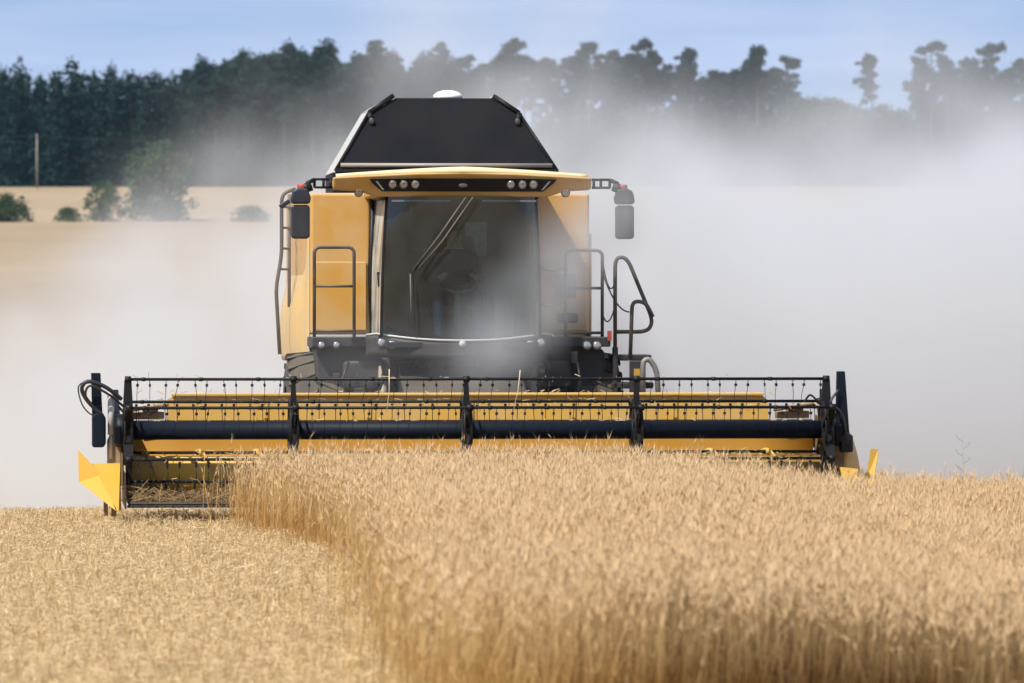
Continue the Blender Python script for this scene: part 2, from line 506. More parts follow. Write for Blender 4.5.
def build_stubble():
    verts, quads, cols = [], [], []; off = 0
    # upright cut stems in drill rows
    x, d = sample_area(-7.6, 4.0, 23.0, 66.0, 190)
    lx, ly = to_local(x, d)
    lx2 = np.round(lx / 0.125) * 0.125 + RNG.normal(0, 0.018, len(lx))
    x = MX + lx2 * CT - ly * ST; d = MY + lx2 * ST + ly * CT
    keep = (x < wheat_left(d) + 0.10) & (x > -0.0865 * d - 1.8)
    keep |= (d < 27.0) & (x < 3.8) & (x > -4)
    x, d = x[keep], d[keep]; n = len(x)
    z0 = ground_z(x, d); h = RNG.uniform(0.05, 0.12, n)
    a = RNG.uniform(0, 6.28, n); le = RNG.normal(0, 0.25, (n, 2))
    W = np.stack([np.cos(a), np.sin(a), 0 * a], -1) * 0.0026
    b = np.stack([x, d, z0 - 0.01], -1)
    t = b + np.stack([le[:, 0] * h, le[:, 1] * h, h], -1)
    hue = RNG.uniform(0, 1, n)
    c = np.stack([0.55 + .1 * hue, 0.40 + .09 * hue, 0.19 + .08 * hue], -1) * RNG.uniform(0.65, 1.15, n)[:, None]
    verts += [b - W, b + W, t + W, t - W]; cols += [c] * 4
    i = np.arange(n); quads.append(np.stack([i, i + n, i + 2 * n, i + 3 * n], -1) + off); off += 4 * n
    # loose chopped straw and chaff lying on and between the stubble
    x, d = sample_area(-7.6, 4.0, 23.0, 66.0, 1900)
    keep = (x < wheat_left(d) + 0.05) & (x > -0.0865 * d - 1.8)
    keep |= (d < 26.8) & (x < 3.8) & (x > -4)
    dens = 0.60 + 0.25 * smooth_noise(x, d, 21, 3.0) + 0.9 * smooth_noise(x, d * 0.6, 22, 11.0)
    keep &= RNG.uniform(0, 1, len(x)) < dens
    x, d = x[keep], d[keep]; n = len(x)
    lump = np.clip(smooth_noise(x, d, 23, 5.0), 0, 1)
    z0 = ground_z(x, d) + np.abs(RNG.normal(0.015, 0.03, n)) + 0.06 * lump
    a = RNG.uniform(0, 6.28, n); L = RNG.gamma(2.0, 0.022, n) + 0.015
    tilt = RNG.normal(0, 0.35, n)
    dv = np.stack([np.cos(a) * np.cos(tilt), np.sin(a) * np.cos(tilt), np.sin(tilt)], -1)
    sv = np.stack([-np.sin(a), np.cos(a), RNG.normal(0, 0.6, n)], -1)
    sv /= np.linalg.norm(sv, axis=1)[:, None]
    w = RNG.uniform(0.0012, 0.0028, n)[:, None]
    p = np.stack([x, d, z0], -1)
    q0 = p - dv * (L / 2)[:, None]; q1 = p + dv * (L / 2)[:, None]
    q0[:, 2] = np.maximum(q0[:, 2], ground_z(q0[:, 0], q0[:, 1]) + 0.003)
    q1[:, 2] = np.maximum(q1[:, 2], ground_z(q1[:, 0], q1[:, 1]) + 0.003)
    hue = RNG.uniform(0, 1, n)
    c = np.stack([0.56 + .10 * hue, 0.42 + .09 * hue, 0.215 + .09 * hue], -1) * RNG.uniform(0.72, 1.12, n)[:, None]
    verts += [q0 - sv * w, q0 + sv * w, q1 + sv * w, q1 - sv * w]; cols += [c] * 4
    i = np.arange(n); quads.append(np.stack([i, i + n, i + 2 * n, i + 3 * n], -1) + off); off += 4 * n
    me = fast_mesh('stubble', np.concatenate(verts), np.concatenate(quads), 4, np.concatenate(cols))
    me.materials.append(M['straw'])
    o = link(bpy.data.objects.new('stubble', me))
    tag(o, 'pale cut stubble and chopped straw left of the standing wheat', 'stubble', kind='stuff')
build_stubble()

# tall weeds that poke above the crop
def weed(px, top_py, d, label):
    x = (px - 512) * d / FPX
    z0 = float(ground_z(x, d)); zt = CAM_H - (top_py - 307) * d / FPX
    mb = MB()
    mb.tube([(x, d, z0), (x + 0.01, d, (z0 + zt) / 2), (x - 0.005, d, zt)], [0.004, 0.003, 0.0015], 5)
    for k in range(5):
        t = 0.70 + 0.06 * k; s = 1 if k % 2 else -1
        p = Vector((x, d, z0 + (zt - z0) * t))
        mb.tube([p, p + Vector((0.05 * s, 0.01, 0.03)), p + Vector((0.07 * s, 0.0, 0.07))], [0.002, 0.002, 0.003], 4)
    me = mb.build('weed', M['wood'])
    tag(me, label, 'weed')
weed(963, 434, 58.0, 'thin dry weed standing above the wheat right of the yellow divider flap')

# ------------------------------------------------------------------ combine harvester
root = empty('combine_harvester', (MX, MY, 0), ROT)
tag(root, 'dusty yellow combine harvester facing the camera with wide reel header', 'combine harvester')

# --- reel
AX = 0.82; RR = 0.49; HALF = 3.37
TILT = -3.0
mb = MB(); mb.tube([(-HALF + 0.04, 0, AX), (HALF - 0.04, 0, AX)], 0.088, 28)
mb.build('reel_tube', M['navy'], root)
tine_x = []
x = -HALF + 0.10; k = 0
while x < HALF - 0.06:
    tine_x.append(x); x += 0.117 if k % 2 == 0 else 0.157; k += 1
def tine_mb(rng):
    t = MB()
    t.box(-0.010, 0.010, -0.010, 0.010, -0.070, -0.045)
    t.tube([(0, 0, -0.012), (0, 0, -0.075)], 0.004, 6)
    sx = rng.uniform(-0.012, 0.012)
    t.tube([(0, 0.0, -0.07), (sx * .4, 0.012, -0.15), (sx, 0.0, -0.255)], [0.0035, 0.003, 0.0025], 5)
    return t
rng = random.Random(4)
protos = []
for k in range(5):
    o = tine_mb(rng).build('tine', M['black'], None); protos.append(o)
used_protos = set()
merged = MB()
for bi, ang in enumerate((90, 30, 150, -30, -150, -90)):
    a = R(ang + TILT)
    y, z = -RR * math.cos(a), AX + RR * math.sin(a)
    mb = MB(); mb.tube([(-HALF, y, z), (HALF, y, z)], 0.015, 10)
    for xx in tine_x[::4]: mb.tube([(xx + 0.04, y, z), (xx + 0.075, y, z)], 0.019, 8)
    bar = mb.build('tine_bar', M['black'], root)
    if ang in (90, 30):
        for i, xx in enumerate(tine_x):
            pi = (i * 3 + bi) % 5
            src = protos[pi]
            o = src if pi not in used_protos else src.copy()
            if pi in used_protos: COL.objects.link(o)
            used_protos.add(pi)
            o.parent = bar; o.location = (xx, y, z); o.rotation_euler = (rng.gauss(0, .10), rng.gauss(0, .05), rng.uniform(-.6, .6))
    else:
        for xx in tine_x:
            merged.box(xx - 0.012, xx + 0.012, y - 0.012, y + 0.012, z - 0.075, z - 0.02)
            merged.tube([(xx, y, z - 0.07), (xx + rng.uniform(-.01, .01), y, z - 0.23)], [0.0045, 0.003], 5)
mt = merged.build('lower_tine', M['black'], root); mt['kind'] = 'stuff'

def spider(x, end=False):
    mb = MB()
    for s in (1,):
        w = 0.042 if not end else 0.055
        wt = 0.018 if not end else 0.034
        for ang in range(30, 390, 60):
            a = R(ang + TILT)
            def pt(r, off, t):
                return Vector((x + s * t, -r * math.cos(a) - off * math.sin(a), AX + r * math.sin(a) - off * math.cos(a)))
            A = [pt(0.08, -0.035, w), pt(0.08, 0.035, w), pt(0.08, 0.035, -w), pt(0.08, -0.035, -w)]
            B = [pt(RR - 0.01, -0.018, wt), pt(RR - 0.01, 0.018, wt), pt(RR - 0.01, 0.018, -wt), pt(RR - 0.01, -0.018, -wt)]
            mb.hexa(A, B)
        # ring joining the arms half way out
    for s in (-1, 1):
        ring = []
        for q in range(24):
            b = 2 * math.pi * q / 24
            ring.append((x + s * 0.032, -0.27 * math.cos(b), AX + 0.27 * math.sin(b)))
        mb.tube(ring, 0.012, 6, closed=True)
    for ang in range(30, 390, 60):
        a = R(ang + TILT)
        p = Vector((x, -RR * math.cos(a), AX + RR * math.sin(a)))
        mb.tube([p - Vector((0.03, 0, 0)), p + Vector((0.03, 0, 0))], 0.032, 10)
    mb.tube([(x - 0.055, 0, AX), (x + 0.055, 0, AX)], 0.115, 20)
    mb.build('reel_spider', M['black'], root)
for x in (-1.78, -0.12, 1.52): spider(x)
for x in (-HALF + 0.01, HALF - 0.01): spider(x, True)

# --- reel arms, end sheets
def yz_plate(poly, x0, x1, name, mat, bevel=0.006):
    return MB().prism(poly, 'x', x0, x1).build(name, mat, root, bevel=bevel)
for s in (-1, 1):
    xo = s * (HALF + 0.09)
    # lifting arm: reaches from the back of the header forward over the end of the reel
    yz_plate([(0.95, 1.20), (0.95, 1.02), (0.10, 0.72), (-0.16, 0.70), (-0.20, 0.86), (0.08, 0.92)], xo - 0.03, xo + 0.03, 'reel_arm', M['navy'])
    mb = MB(); mb.lathe([(0.02, -0.05), (0.15, -0.05), (0.16, -0.03), (0.16, 0.03), (0.15, 0.05), (0.02, 0.05)], (s * (HALF + 0.055), 0, AX), 'x', 24)
    mb.build('reel_bearing', M['black'], root)
# left upright post, gearbox, hydraulic ram and hoses
MB().hexa([(-3.70, 0.02, 0.95), (-3.60, 0.02, 0.95), (-3.60, 0.12, 0.95), (-3.70, 0.12, 0.95)],
          [(-3.71, 0.02, 1.37), (-3.62, 0.02, 1.37), (-3.62, 0.12, 1.37), (-3.71, 0.12, 1.37)]).build('post', M['navy'], root, bevel=0.008)
MB().prism([(-3.70, 0.66), (-3.59, 0.66), (-3.57, 0.70), (-3.57, 0.95), (-3.61, 0.99), (-3.68, 0.99), (-3.70, 0.95)], 'y', -0.05, 0.30).build('gearbox', M['navy'], root, bevel=0.02)
mb = MB(); mb.tube([(-3.52, 0.05, 1.15), (-3.52, 0.05, 0.78)], 0.032, 12); mb.tube([(-3.52, 0.05, 0.80), (-3.52, 0.05, 0.55)], 0.018, 10)
mb.tube([(-3.555, 0.05, 1.16), (-3.485, 0.05, 1.16)], 0.03, 10)
mb.build('hydraulic_ram', M['pale'], root)
def hose(pts, r=0.014, n=24, name='hose', mat='hose'):
    pts = [Vector(p) for p in pts]
    out = []
    P = [pts[0]] + pts + [pts[-1]]
    for i in range(1, len(P) - 2):
        for t in range(8):
            t = t / 8
            a, b, c, d = P[i - 1], P[i], P[i + 1], P[i + 2]
            out.append(0.5 * ((2 * b) + (-a + c) * t + (2 * a - 5 * b + 4 * c - d) * t * t + (-a + 3 * b - 3 * c + d) * t ** 3))
    out.append(pts[-1])
    MB().tube(out, r, 8).build(name, M[mat], root)
hose([(-3.42, 0.0, 1.12), (-3.58, -0.06, 1.24), (-3.74, -0.08, 1.29), (-3.80, -0.06, 1.22), (-3.74, -0.02, 1.10), (-3.60, 0.0, 0.96)], 0.020)
hose([(-3.40, 0.02, 1.05), (-3.55, -0.06, 1.17), (-3.72, -0.10, 1.25), (-3.76, -0.06, 1.14), (-3.62, 0.0, 0.98)], 0.012)
hose([(-3.74, 0.0, 1.30), (-3.83, 0.0, 1.24), (-3.80, 0.0, 1.08), (-3.72, 0.0, 0.98), (-3.64, 0.0, 0.97)], 0.007)
hose([(-3.45, 0.1, 1.05), (-3.36, 0.1, 0.92), (-3.44, 0.1, 0.76), (-3.40, 0.1, 0.60)], 0.012)
# right upright leaning post
MB().hexa([(3.46, 0.0, 0.66), (3.60, 0.0, 0.66), (3.60, 0.10, 0.66), (3.46, 0.10, 0.66)],
          [(3.475, 0.02, 1.38), (3.55, 0.02, 1.38), (3.55, 0.10, 1.38), (3.475, 0.10, 1.38)]).build('post', M['navy'], root, bevel=0.008)
MB().prism([(3.50, 0.60), (3.62, 0.60), (3.62, 0.76), (3.55, 0.80), (3.50, 0.76)], 'y', -0.05, 0.2).build('gearbox', M['black'], root, bevel=0.015)
hose([(3.48, -0.02, 1.20), (3.40, -0.06, 1.08), (3.50, -0.06, 0.98), (3.55, -0.02, 0.80), (3.50, 0.0, 0.62)], 0.013)
hose([(3.30, 0.1, 1.08), (3.22, 0.08, 1.15), (3.16, 0.08, 1.08)], 0.010)

# --- header trough: back sheets, floor, side sheets, auger, knife
BY = 0.92
def back_profile(u, v):
    x = -3.36 + 6.72 * u
    prof = [(0.92, 0.90), (0.90, 0.62), (0.86, 0.40), (0.76, 0.22), (0.60, 0.14), (0.40, 0.125), (0.10, 0.125), (-0.25, 0.12), (-0.52, 0.115)]
    t = v * (len(prof) - 1); i = min(int(t), len(prof) - 2); f = t - i
    return (x, prof[i][0] * (1 - f) + prof[i + 1][0] * f, prof[i][1] * (1 - f) + prof[i + 1][1] * f)
MB().grid(back_profile, 12, 24).build('header_trough', M['trough'], root, solid=0.012)
# upper back sheet with folded top lip and chamfered ends
MB().prism([(-2.96, 0.90), (2.92, 0.90), (2.92, 1.08), (2.86, 1.135), (-2.90, 1.135), (-2.96, 1.10)], 'y', 0.90, 0.915).build('back_sheet', M['yellow'], root)
MB().prism([(0.86, 1.137), (0.97, 1.137), (0.97, 1.165), (0.86, 1.160)], 'x', -2.92, 2.87).build('top_lip', M['yellow'], root, bevel=0.005)
for x in (-2.0, -1.0, 0.0, 1.0, 2.0):
    MB().box(x - 0.02, x + 0.02, 0.885, 0.899, 0.92, 1.15).build('rib', M['yellow'], root)
MB().box(-3.45, 3.45, 0.98, 1.10, 0.62, 0.78).build('header_beam', M['yellow'], root, bevel=0.01)
for s in (-1, 1):
    MB().prism([(0.98, 0.95), (0.98, 0.12), (-0.55, 0.09), (-0.50, 0.20), (0.1, 0.55), (0.6, 0.92)], 'x', s * 3.385, s * 3.40).build('end_sheet', M['rust'], root)
    # drive guards and worn brackets beside the back sheet
    mb = MB(); xs = s * 3.15
    mb.box(xs - 0.16, xs + 0.16, 0.80, 0.96, 0.91, 0.985)
    mb.box(xs - 0.05, xs + 0.10, 0.78, 0.90, 0.985, 1.045)
    mb.tube([(xs - 0.20, 0.76, 1.00), (xs + 0.2, 0.76, 1.06)], 0.022, 8)
    mb.build('bracket', M['rust'], root, bevel=0.008)
    MB().prism([(s * 3.42, 0.28), (s * 3.42, 0.80), (s * 3.50, 0.82), (s * 3.55, 0.72), (s * 3.55, 0.30)], 'y', 0.05, 0.5).build('drive_guard', M['rust'], root, bevel=0.015)
# auger drum with opposed screw flights and finger guides
mb = MB(); mb.tube([(-3.34, 0.42, 0.37), (3.34, 0.42, 0.37)], 0.20, 32)
for i in range(18):
    x = -3.1 + i * 0.365
    a = i * 2.3
    p = Vector((x, 0.42 + 0.19 * math.cos(a), 0.37 + 0.19 * math.sin(a)))
    mb.tube([p, p + Vector((0, 0.03 * math.cos(a), 0.03 * math.sin(a)))], 0.025, 10)
aug = mb.build('auger', M['yellow'], root)
def flight(x0, x1, hand):
    mb = MB()
    turns = abs(x1 - x0) / 0.55
    n = int(turns * 28)
    for ring in range(1):
        inner, outer = [], []
        for i in range(n + 1):
            t = i / n; a = hand * 2 * math.pi * turns * t + 0.6
            x = x0 + (x1 - x0) * t
            inner.append(mb.bm.verts.new((x, 0.42 + 0.198 * math.cos(a), 0.37 + 0.198 * math.sin(a))))
            outer.append(mb.bm.verts.new((x, 0.42 + 0.265 * math.cos(a), 0.37 + 0.265 * math.sin(a))))
        for i in range(n):
            f = mb.bm.faces.new((inner[i], inner[i + 1], outer[i + 1], outer[i])); f.smooth = True
    mb.build('flight', M['yellow'], aug, solid=0.006)
flight(-3.3, -0.7, 1); flight(3.3, 0.7, -1)
# knife with guards
mb = MB(); mb.box(-3.38, 3.38, -0.56, -0.50, 0.10, 0.125)
xx = -3.34
while xx < 3.36:
    mb.prism([(xx - 0.018, -0.56), (xx, -0.67), (xx + 0.018, -0.56)], 'z', 0.106, 0.120); xx += 0.0762
mb.build('knife', M['floor'], root)
# straw lying on the platform behind the knife
MB().prism([(-0.53, 0.135), (0.10, 0.142), (0.10, 0.150), (-0.50, 0.155)], 'x', -3.36, 3.36).build('reel_shade_sheet', M['floor'], root)  # dark sheet laid over the trough front as reel shade
def straw_mat_mesh():
    n = 3800
    x = RNG.uniform(-3.33, 3.33, n); y = RNG.uniform(-0.50, 0.15, n)
    z = 0.16 + np.abs(RNG.normal(0, 0.06, n)) * (0.7 + 0.3 * np.sin(x * 5))
    a = RNG.uniform(0, 6.28, n); t = RNG.normal(0, 0.5, n); L = RNG.uniform(0.1, 0.35, n)[:, None]
    dv = np.stack([np.cos(a) * np.cos(t), np.sin(a) * np.cos(t), np.sin(t)], -1)
    sv = np.cross(dv, np.array([0.3, -0.8, 0.5])); sv /= np.linalg.norm(sv, axis=1)[:, None]
    p = np.stack([x, y, z], -1)
    c = np.stack([0.30 + 0 * x, 0.20 + 0 * x, 0.09 + 0 * x], -1) * RNG.uniform(0.3, 1.3, n)[:, None]  # floor straw coloured darker to stand in for shade under the reel
    q0, q1 = p - dv * L / 2, p + dv * L / 2
    q0[:, 2] = np.maximum(q0[:, 2], 0.155); q1[:, 2] = np.maximum(q1[:, 2], 0.155)
    # bits hanging on the reel bars, tube and back sheet lip
    m = 650
    kx = RNG.integers(0, 8, m)
    by = np.array([0.0, -0.42, 0.42, -0.42, 0.42, 0.0, 0.0, 0.90])[kx]; bz = np.array([1.33, 1.055, 1.10, 0.57, 0.61, 0.345, 0.91, 1.17])[kx]
    pc = np.stack([RNG.uniform(-3.3, 3.3, m), by + RNG.normal(0, 0.012, m), bz + RNG.uniform(-0.03, 0.02, m)], -1)
    dq = np.stack([RNG.normal(0, 1, m), RNG.normal(0, 0.5, m), RNG.normal(0, 0.5, m)], -1); dq /= np.linalg.norm(dq, axis=1)[:, None]
    Lq = RNG.uniform(0.012, 0.045, m)[:, None]
    q0 = np.concatenate([q0, pc - dq * Lq]); q1 = np.concatenate([q1, pc + dq * Lq])
    sq = np.cross(dq, np.array([0.2, -0.9, 0.3])); sq /= np.linalg.norm(sq, axis=1)[:, None]
    sv = np.concatenate([sv, sq]); n += m
    c = np.concatenate([c, np.array([0.55, 0.43, 0.25]) * RNG.uniform(0.6, 1.2, m)[:, None]])
    w = sv * 0.003
    i = np.arange(n)
    me = fast_mesh('straw', np.concatenate([q0 - w, q0 + w, q1 + w, q1 - w]), np.stack([i, i + n, i + 2 * n, i + 3 * n], -1), 4, np.concatenate([c] * 4))
    me.materials.append(M['straw'])
    o = bpy.data.objects.new('cut_straw', me)
    o.location = (MX, MY, 0); o.rotation_euler = (0, 0, ROT)
    link(o)
    tag(o, 'cut straw gathered on the header floor and caught on the reel bars', 'straw', kind='stuff')
straw_mat_mesh()

# --- crop dividers
def sheet(name, quads, mat, parent, solid=0.012):
    mb = MB()
    for q in quads:
        vs = [mb.bm.verts.new(p) for p in q]; mb.bm.faces.new(vs)
    bmesh.ops.remove_doubles(mb.bm, verts=mb.bm.verts[:], dist=0.0005)
    return mb.build(name, mat, parent, solid=solid)
# left one: pointed nose with a fold and a broad wing standing out to the side
tip = (-3.475, -1.02, 0.09)
d1 = sheet('divider', [
    [tip, (-3.44, -0.28, 0.51), (-3.70, -0.28, 0.51)],
    [tip, (-3.44, -0.60, 0.08), (-3.44, -0.28, 0.51)],
    [(-3.44, -0.28, 0.51), (-3.44, 0.05, 0.50), (-3.70, 0.05, 0.50), (-3.70, -0.28, 0.51)]], M['yellow_clean'], root)
d1['label'] = 'bright yellow pointed divider with a broad side wing'
sheet('wing', [[(-3.492, -0.965, 0.085), (-3.612, -0.46, 0.41), (-3.835, -0.30, 0.64), (-3.83, -0.34, 0.34)]], M['yellow_clean'], d1)
mb = MB(); mb.box(-3.60, -3.56, -0.50, -0.44, 0.02, 0.30); mb.box(-3.53, -3.48, -0.55, -0.50, 0.02, 0.25)
mb.build('bracket', M['rust'], d1)
# right one: rounded shield, low nose and yellow flap
def shield(u, v):
    a = R(200 * u - 10); 
    z = 0.02 + 0.80 * v
    w = math.sqrt(max(0.0, 1 - (v * 0.92) ** 2.2))
    return (3.52 + 0.02 + 0.24 * w * math.sin(R(180 * u)) * 1.0, 0.55 - 0.55 * math.cos(R(180 * u)) * w, z)
d2 = MB().grid(shield, 14, 14).build('divider', M['cream'], root, solid=0.012)
d2['label'] = 'pale dusty rounded divider shield'
sheet('wing', [[(3.73, -0.10, 0.30), (3.80, -0.18, 0.30), (3.88, 0.05, 0.62), (3.80, 0.02, 0.63)],
               [(3.73, -0.10, 0.30), (3.80, -0.18, 0.30), (3.76, -0.35, 0.12), (3.72, -0.30, 0.12)]], M['yellow_clean'], d2)
sheet('nose', [[(3.46, -0.95, 0.10), (3.44, -0.40, 0.46), (3.62, -0.35, 0.44)], [(3.46, -0.95, 0.10), (3.62, -0.35, 0.44), (3.66, -0.35, 0.12)],
               [(3.44, -0.40, 0.46), (3.44, 0.1, 0.46), (3.62, 0.1, 0.44), (3.62, -0.35, 0.44)]], M['yellow_clean'], d2)

# --- feeder house, chassis, axle, wheels
MB().hexa([(-0.62, 0.95, 0.25), (0.62, 0.95, 0.25), (0.62, 0.95, 1.00), (-0.62, 0.95, 1.00)],
          [(-0.60, 3.3, 1.0), (0.60, 3.3, 1.0), (0.60, 3.3, 1.60), (-0.60, 3.3, 1.60)]).build('feeder_house', M['chassis'], root, bevel=0.02)
mb = MB()
mb.prism([(-1.42, 1.15), (-1.20, 1.02), (1.24, 1.02), (1.50, 1.15), (1.50, 1.55), (1.36, 1.66), (-1.30, 1.66), (-1.42, 1.55)], 'y', 2.72, 4.4)
mb.build('chassis', M['chassis'], root, bevel=0.03)
MB().box(-1.15, 1.15, 2.58, 2.72, 1.18, 1.46).build('front_cover', M['chassis'], root, bevel=0.03)
MB().tube([(-1.5, 3.3, 0.72), (1.5, 3.3, 0.72)], 0.16, 16).build('front_axle', M['chassis'], root)
for s in (-1, 1):    # bits of running gear seen below the cab
    mb = MB(); mb.tube([(s * 0.75, 2.6, 1.40), (s * 0.75, 2.45, 0.9)], 0.05, 12); mb.tube([(s * 0.75, 2.5, 1.1), (s * 0.72, 2.2, 0.55)], 0.03, 10)
    mb.build('lift_cylinder', M['steel'], root)
def wheel(x, y, z, r, w):
    t = empty('wheel'); t.parent = root; t.location = (x, y, z)
    mb = MB()
    prof = [(r * 0.58, -w / 2), (r * 0.80, -w / 2), (r * 0.95, -w * 0.45), (r * 0.985, -w * 0.30), (r * 0.985, w * 0.30), (r * 0.95, w * 0.45), (r * 0.80, w / 2), (r * 0.58, w / 2)]
    mb.lathe(prof, (0, 0, 0), 'x', 48, cap=False)
    for k in range(22):          # chevron lugs
        for s in (-1, 1):
            a0 = 2 * math.pi * (k + (0.5 if s > 0 else 0)) / 22
            pts = []
            for (xx, da, rr) in ((0.0, 0.0, 0.975), (s * w * 0.49, 0.17, 0.94)):
                for (dd, rz) in ((-0.035, 0), (0.035, 0), (0.035, 0.045), (-0.035, 0.045)):
                    ang = a0 + da + dd
                    rad = r * (rr + rz)
                    pts.append((xx, rad * math.cos(ang), rad * math.sin(ang)))
            mb.hexa(pts[:4], pts[4:])
    mb.build('tyre', M['tyre'], t)
    mb = MB(); mb.lathe([(0.06, -w * 0.15), (r * 0.5, -w * 0.10), (r * 0.585, -w * 0.42), (r * 0.60, w * 0.42), (r * 0.5, w * 0.10), (0.06, w * 0.15)], (0, 0, 0), 'x', 32)
    mb.build('rim', M['yellow'], t)
for s in (-1, 1):
    wheel(s * 1.40, 3.35, 0.74, 0.80, 0.58)
    wheel(s * 1.25, 7.6, 0.26, 0.58, 0.42)

# --- platform with lamps
def lamp(x, y, z, r, parent, name='headlight'):
    mb = MB(); mb.lathe([(r * 0.9, 0.05), (r * 1.05, 0.03), (r * 1.05, -0.01), (r * 0.92, -0.015)], (x, y, z), 'y', 20)
    o = mb.build(name, M['rim'], parent)
    MB().lathe([(r * 0.9, -0.012), (r * 0.75, -0.018), (r * 0.4, -0.021), (0.004, -0.022)], (x, y, z), 'y', 20).build('lens', M['lamp'], o)
    return o
plat = MB().box(-1.46, -0.80, 2.55, 3.55, 1.60, 1.70).box(0.80, 1.54, 2.55, 3.55, 1.60, 1.70).build('platform', M['chassis'], root, bevel=0.012)
for x in (-1.37, -1.22): lamp(x, 2.53, 1.62, 0.036, plat)
for x in (1.30, 1.40): lamp(x, 2.53, 1.615, 0.046, plat)
MB().box(1.505, 1.545, 2.50, 2.545, 1.66, 1.76).build('marker', M['red'], plat)
# curved fascia under the windscreen
def fascia(u, v):
    x = -0.93 + 1.86 * u; q = abs(x) / 0.93
    top = 1.66 + 0.085 * (q ** 2.2) - 0.03 * max(0, q - 0.9) * 10
    return (x, 1.98 + 0.40 * q ** 3, top - v * (0.16 + 0.05 * q))
fa = MB().grid(fascia, 40, 4).build('fascia', M['chassis'], root, solid=0.02)
MB().tube([(x, 1.965 + 0.40 * abs(x / 0.93) ** 3, 1.668 + 0.085 * abs(x / 0.93) ** 2.2 - 0.3 * max(0, abs(x / 0.93) - 0.9)) for x in np.linspace(-0.93, 0.93, 41)], 0.011, 6).build('trim', M['pale'], fa)
for x in (-0.79, -0.69, 0.69, 0.80): lamp(x, 1.98 + 0.40 * (abs(x) / 0.93) ** 3 - 0.035, 1.625 + (0.02 if abs(x) > .75 else 0), 0.046, fa)
MB().lathe([(0.035, 0.02), (0.035, -0.01), (0.004, -0.016)], (0, 1.965, 1.635), 'y', 20).build('emblem', M['pale'], fa)
for (x, z) in ((-0.72, 1.38), (-0.5, 1.36), (0.55, 1.38), (0.85, 1.36)):
    MB().lathe([(0.03, 0.02), (0.03, -0.01), (0.004, -0.012)], (x, 2.565, z), 'y', 14).build('bolt', M['steel'], root)
# hydraulic block clutter between the feeder and the cab
rr_ = random.Random(3)
for k in range(22):
    x = -1.2 + 2.45 * k / 21 + rr_.uniform(-.04, .04); z = rr_.uniform(1.05, 1.5); w = rr_.uniform(0.04, 0.11); h = rr_.uniform(0.03, 0.12)
    MB().box(x - w / 2, x + w / 2, 2.48, 2.575, z - h / 2, z + h / 2).build('hydraulic_block', M['chassis'], root, bevel=0.006)
for k in range(8):
    x = -1.1 + 2.3 * k / 7
    MB().tube([(x, 2.5, 1.45), (x + rr_.uniform(-.1, .1), 2.40, 1.3), (x + rr_.uniform(-.1, .1), 2.46, 1.05)], 0.015, 6).build('hose', M['hose'], root)

# --- cab
def wind(u, v):      # u across, v up
    x = 2 * u - 1
    hw = 0.785 * (1 - v) + 0.735 * v + 0.012 * math.sin(math.pi * v)
    z = 1.655 + 0.04 * x * x + v * (1.44 - 0.04 * x * x)
    y = 1.97 + 0.17 * abs(x) ** 2.6 - 0.05 * v + 0.04 * (1 - v) ** 2
    return (hw * x, y, z)
ws = MB().grid(wind, 24, 14).build('windscreen', M['glass'], root)
for s in (-1, 1):
    mb = MB()
    pts = [wind(0.5 + s * 0.503, v / 10) for v in range(11)]
    mb.tube([(p[0], p[1] + 0.01, p[2]) for p in pts], 0.019, 8)
    mb.tube([(s * 0.80, 3.48, 1.68), (s * 0.815, 3.48, 2.4), (s * 0.79, 3.48, 3.12)], 0.030, 8)
    mb.tube([(s * 0.79, 2.2, 1.70), (s * 0.80, 3.48, 1.70)], 0.03, 8)
    mb.tube([(s * 0.74, 2.1, 3.09), (s * 0.79, 3.48, 3.11)], 0.03, 8)
    mb.build('cab_frame', M['black'], root)
for s in (-1, 1):
    sw = MB().grid(lambda u, v, s=s: (s * (0.787 - 0.045 * v + 0.02 * u + 0.02 * math.sin(math.pi * v)), 2.17 + 1.29 * u, 1.71 + 1.38 * v), 8, 8).build('side_window', M['side_glass'], root)
    MB().tube([(s * 0.79, 2.55, 2.2), (s * 0.80, 2.55, 2.35)], 0.014, 6).build('handle', M['black'], sw)
MB().box(-0.78, 0.78, 3.40, 3.47, 1.66, 3.10).build('cab_back', M['interior'], root)
MB().box(-0.76, 0.76, 2.0, 3.40, 1.60, 1.65).build('cab_floor', M['interior'], root)
MB().box(0.05, 0.36, 3.385, 3.399, 2.52, 2.86).build('rear_window', M['side_glass'], root)
# sun blinds at the top of the screen
for a, b in ((-0.70, -0.12), (0.20, 0.74)):
    MB().tube([(a, 2.02, 3.055), (b, 2.02, 3.055)], 0.010, 8).build('blind_rail', M['pale'], root)
# wiper: two parallel arms and blade
mb = MB()
mb.tube([(0.03, 1.89, 3.09), (-0.24, 1.90, 2.70), (-0.50, 1.94, 2.36)], 0.009, 6)
mb.tube([(0.10, 1.89, 3.09), (-0.20, 1.89, 2.66), (-0.44, 1.93, 2.38)], 0.009, 6)
mb.tube([(-0.52, 1.945, 2.33), (-0.505, 1.96, 1.78)], 0.008, 6)
mb.build('wiper', M['rail'], ws)
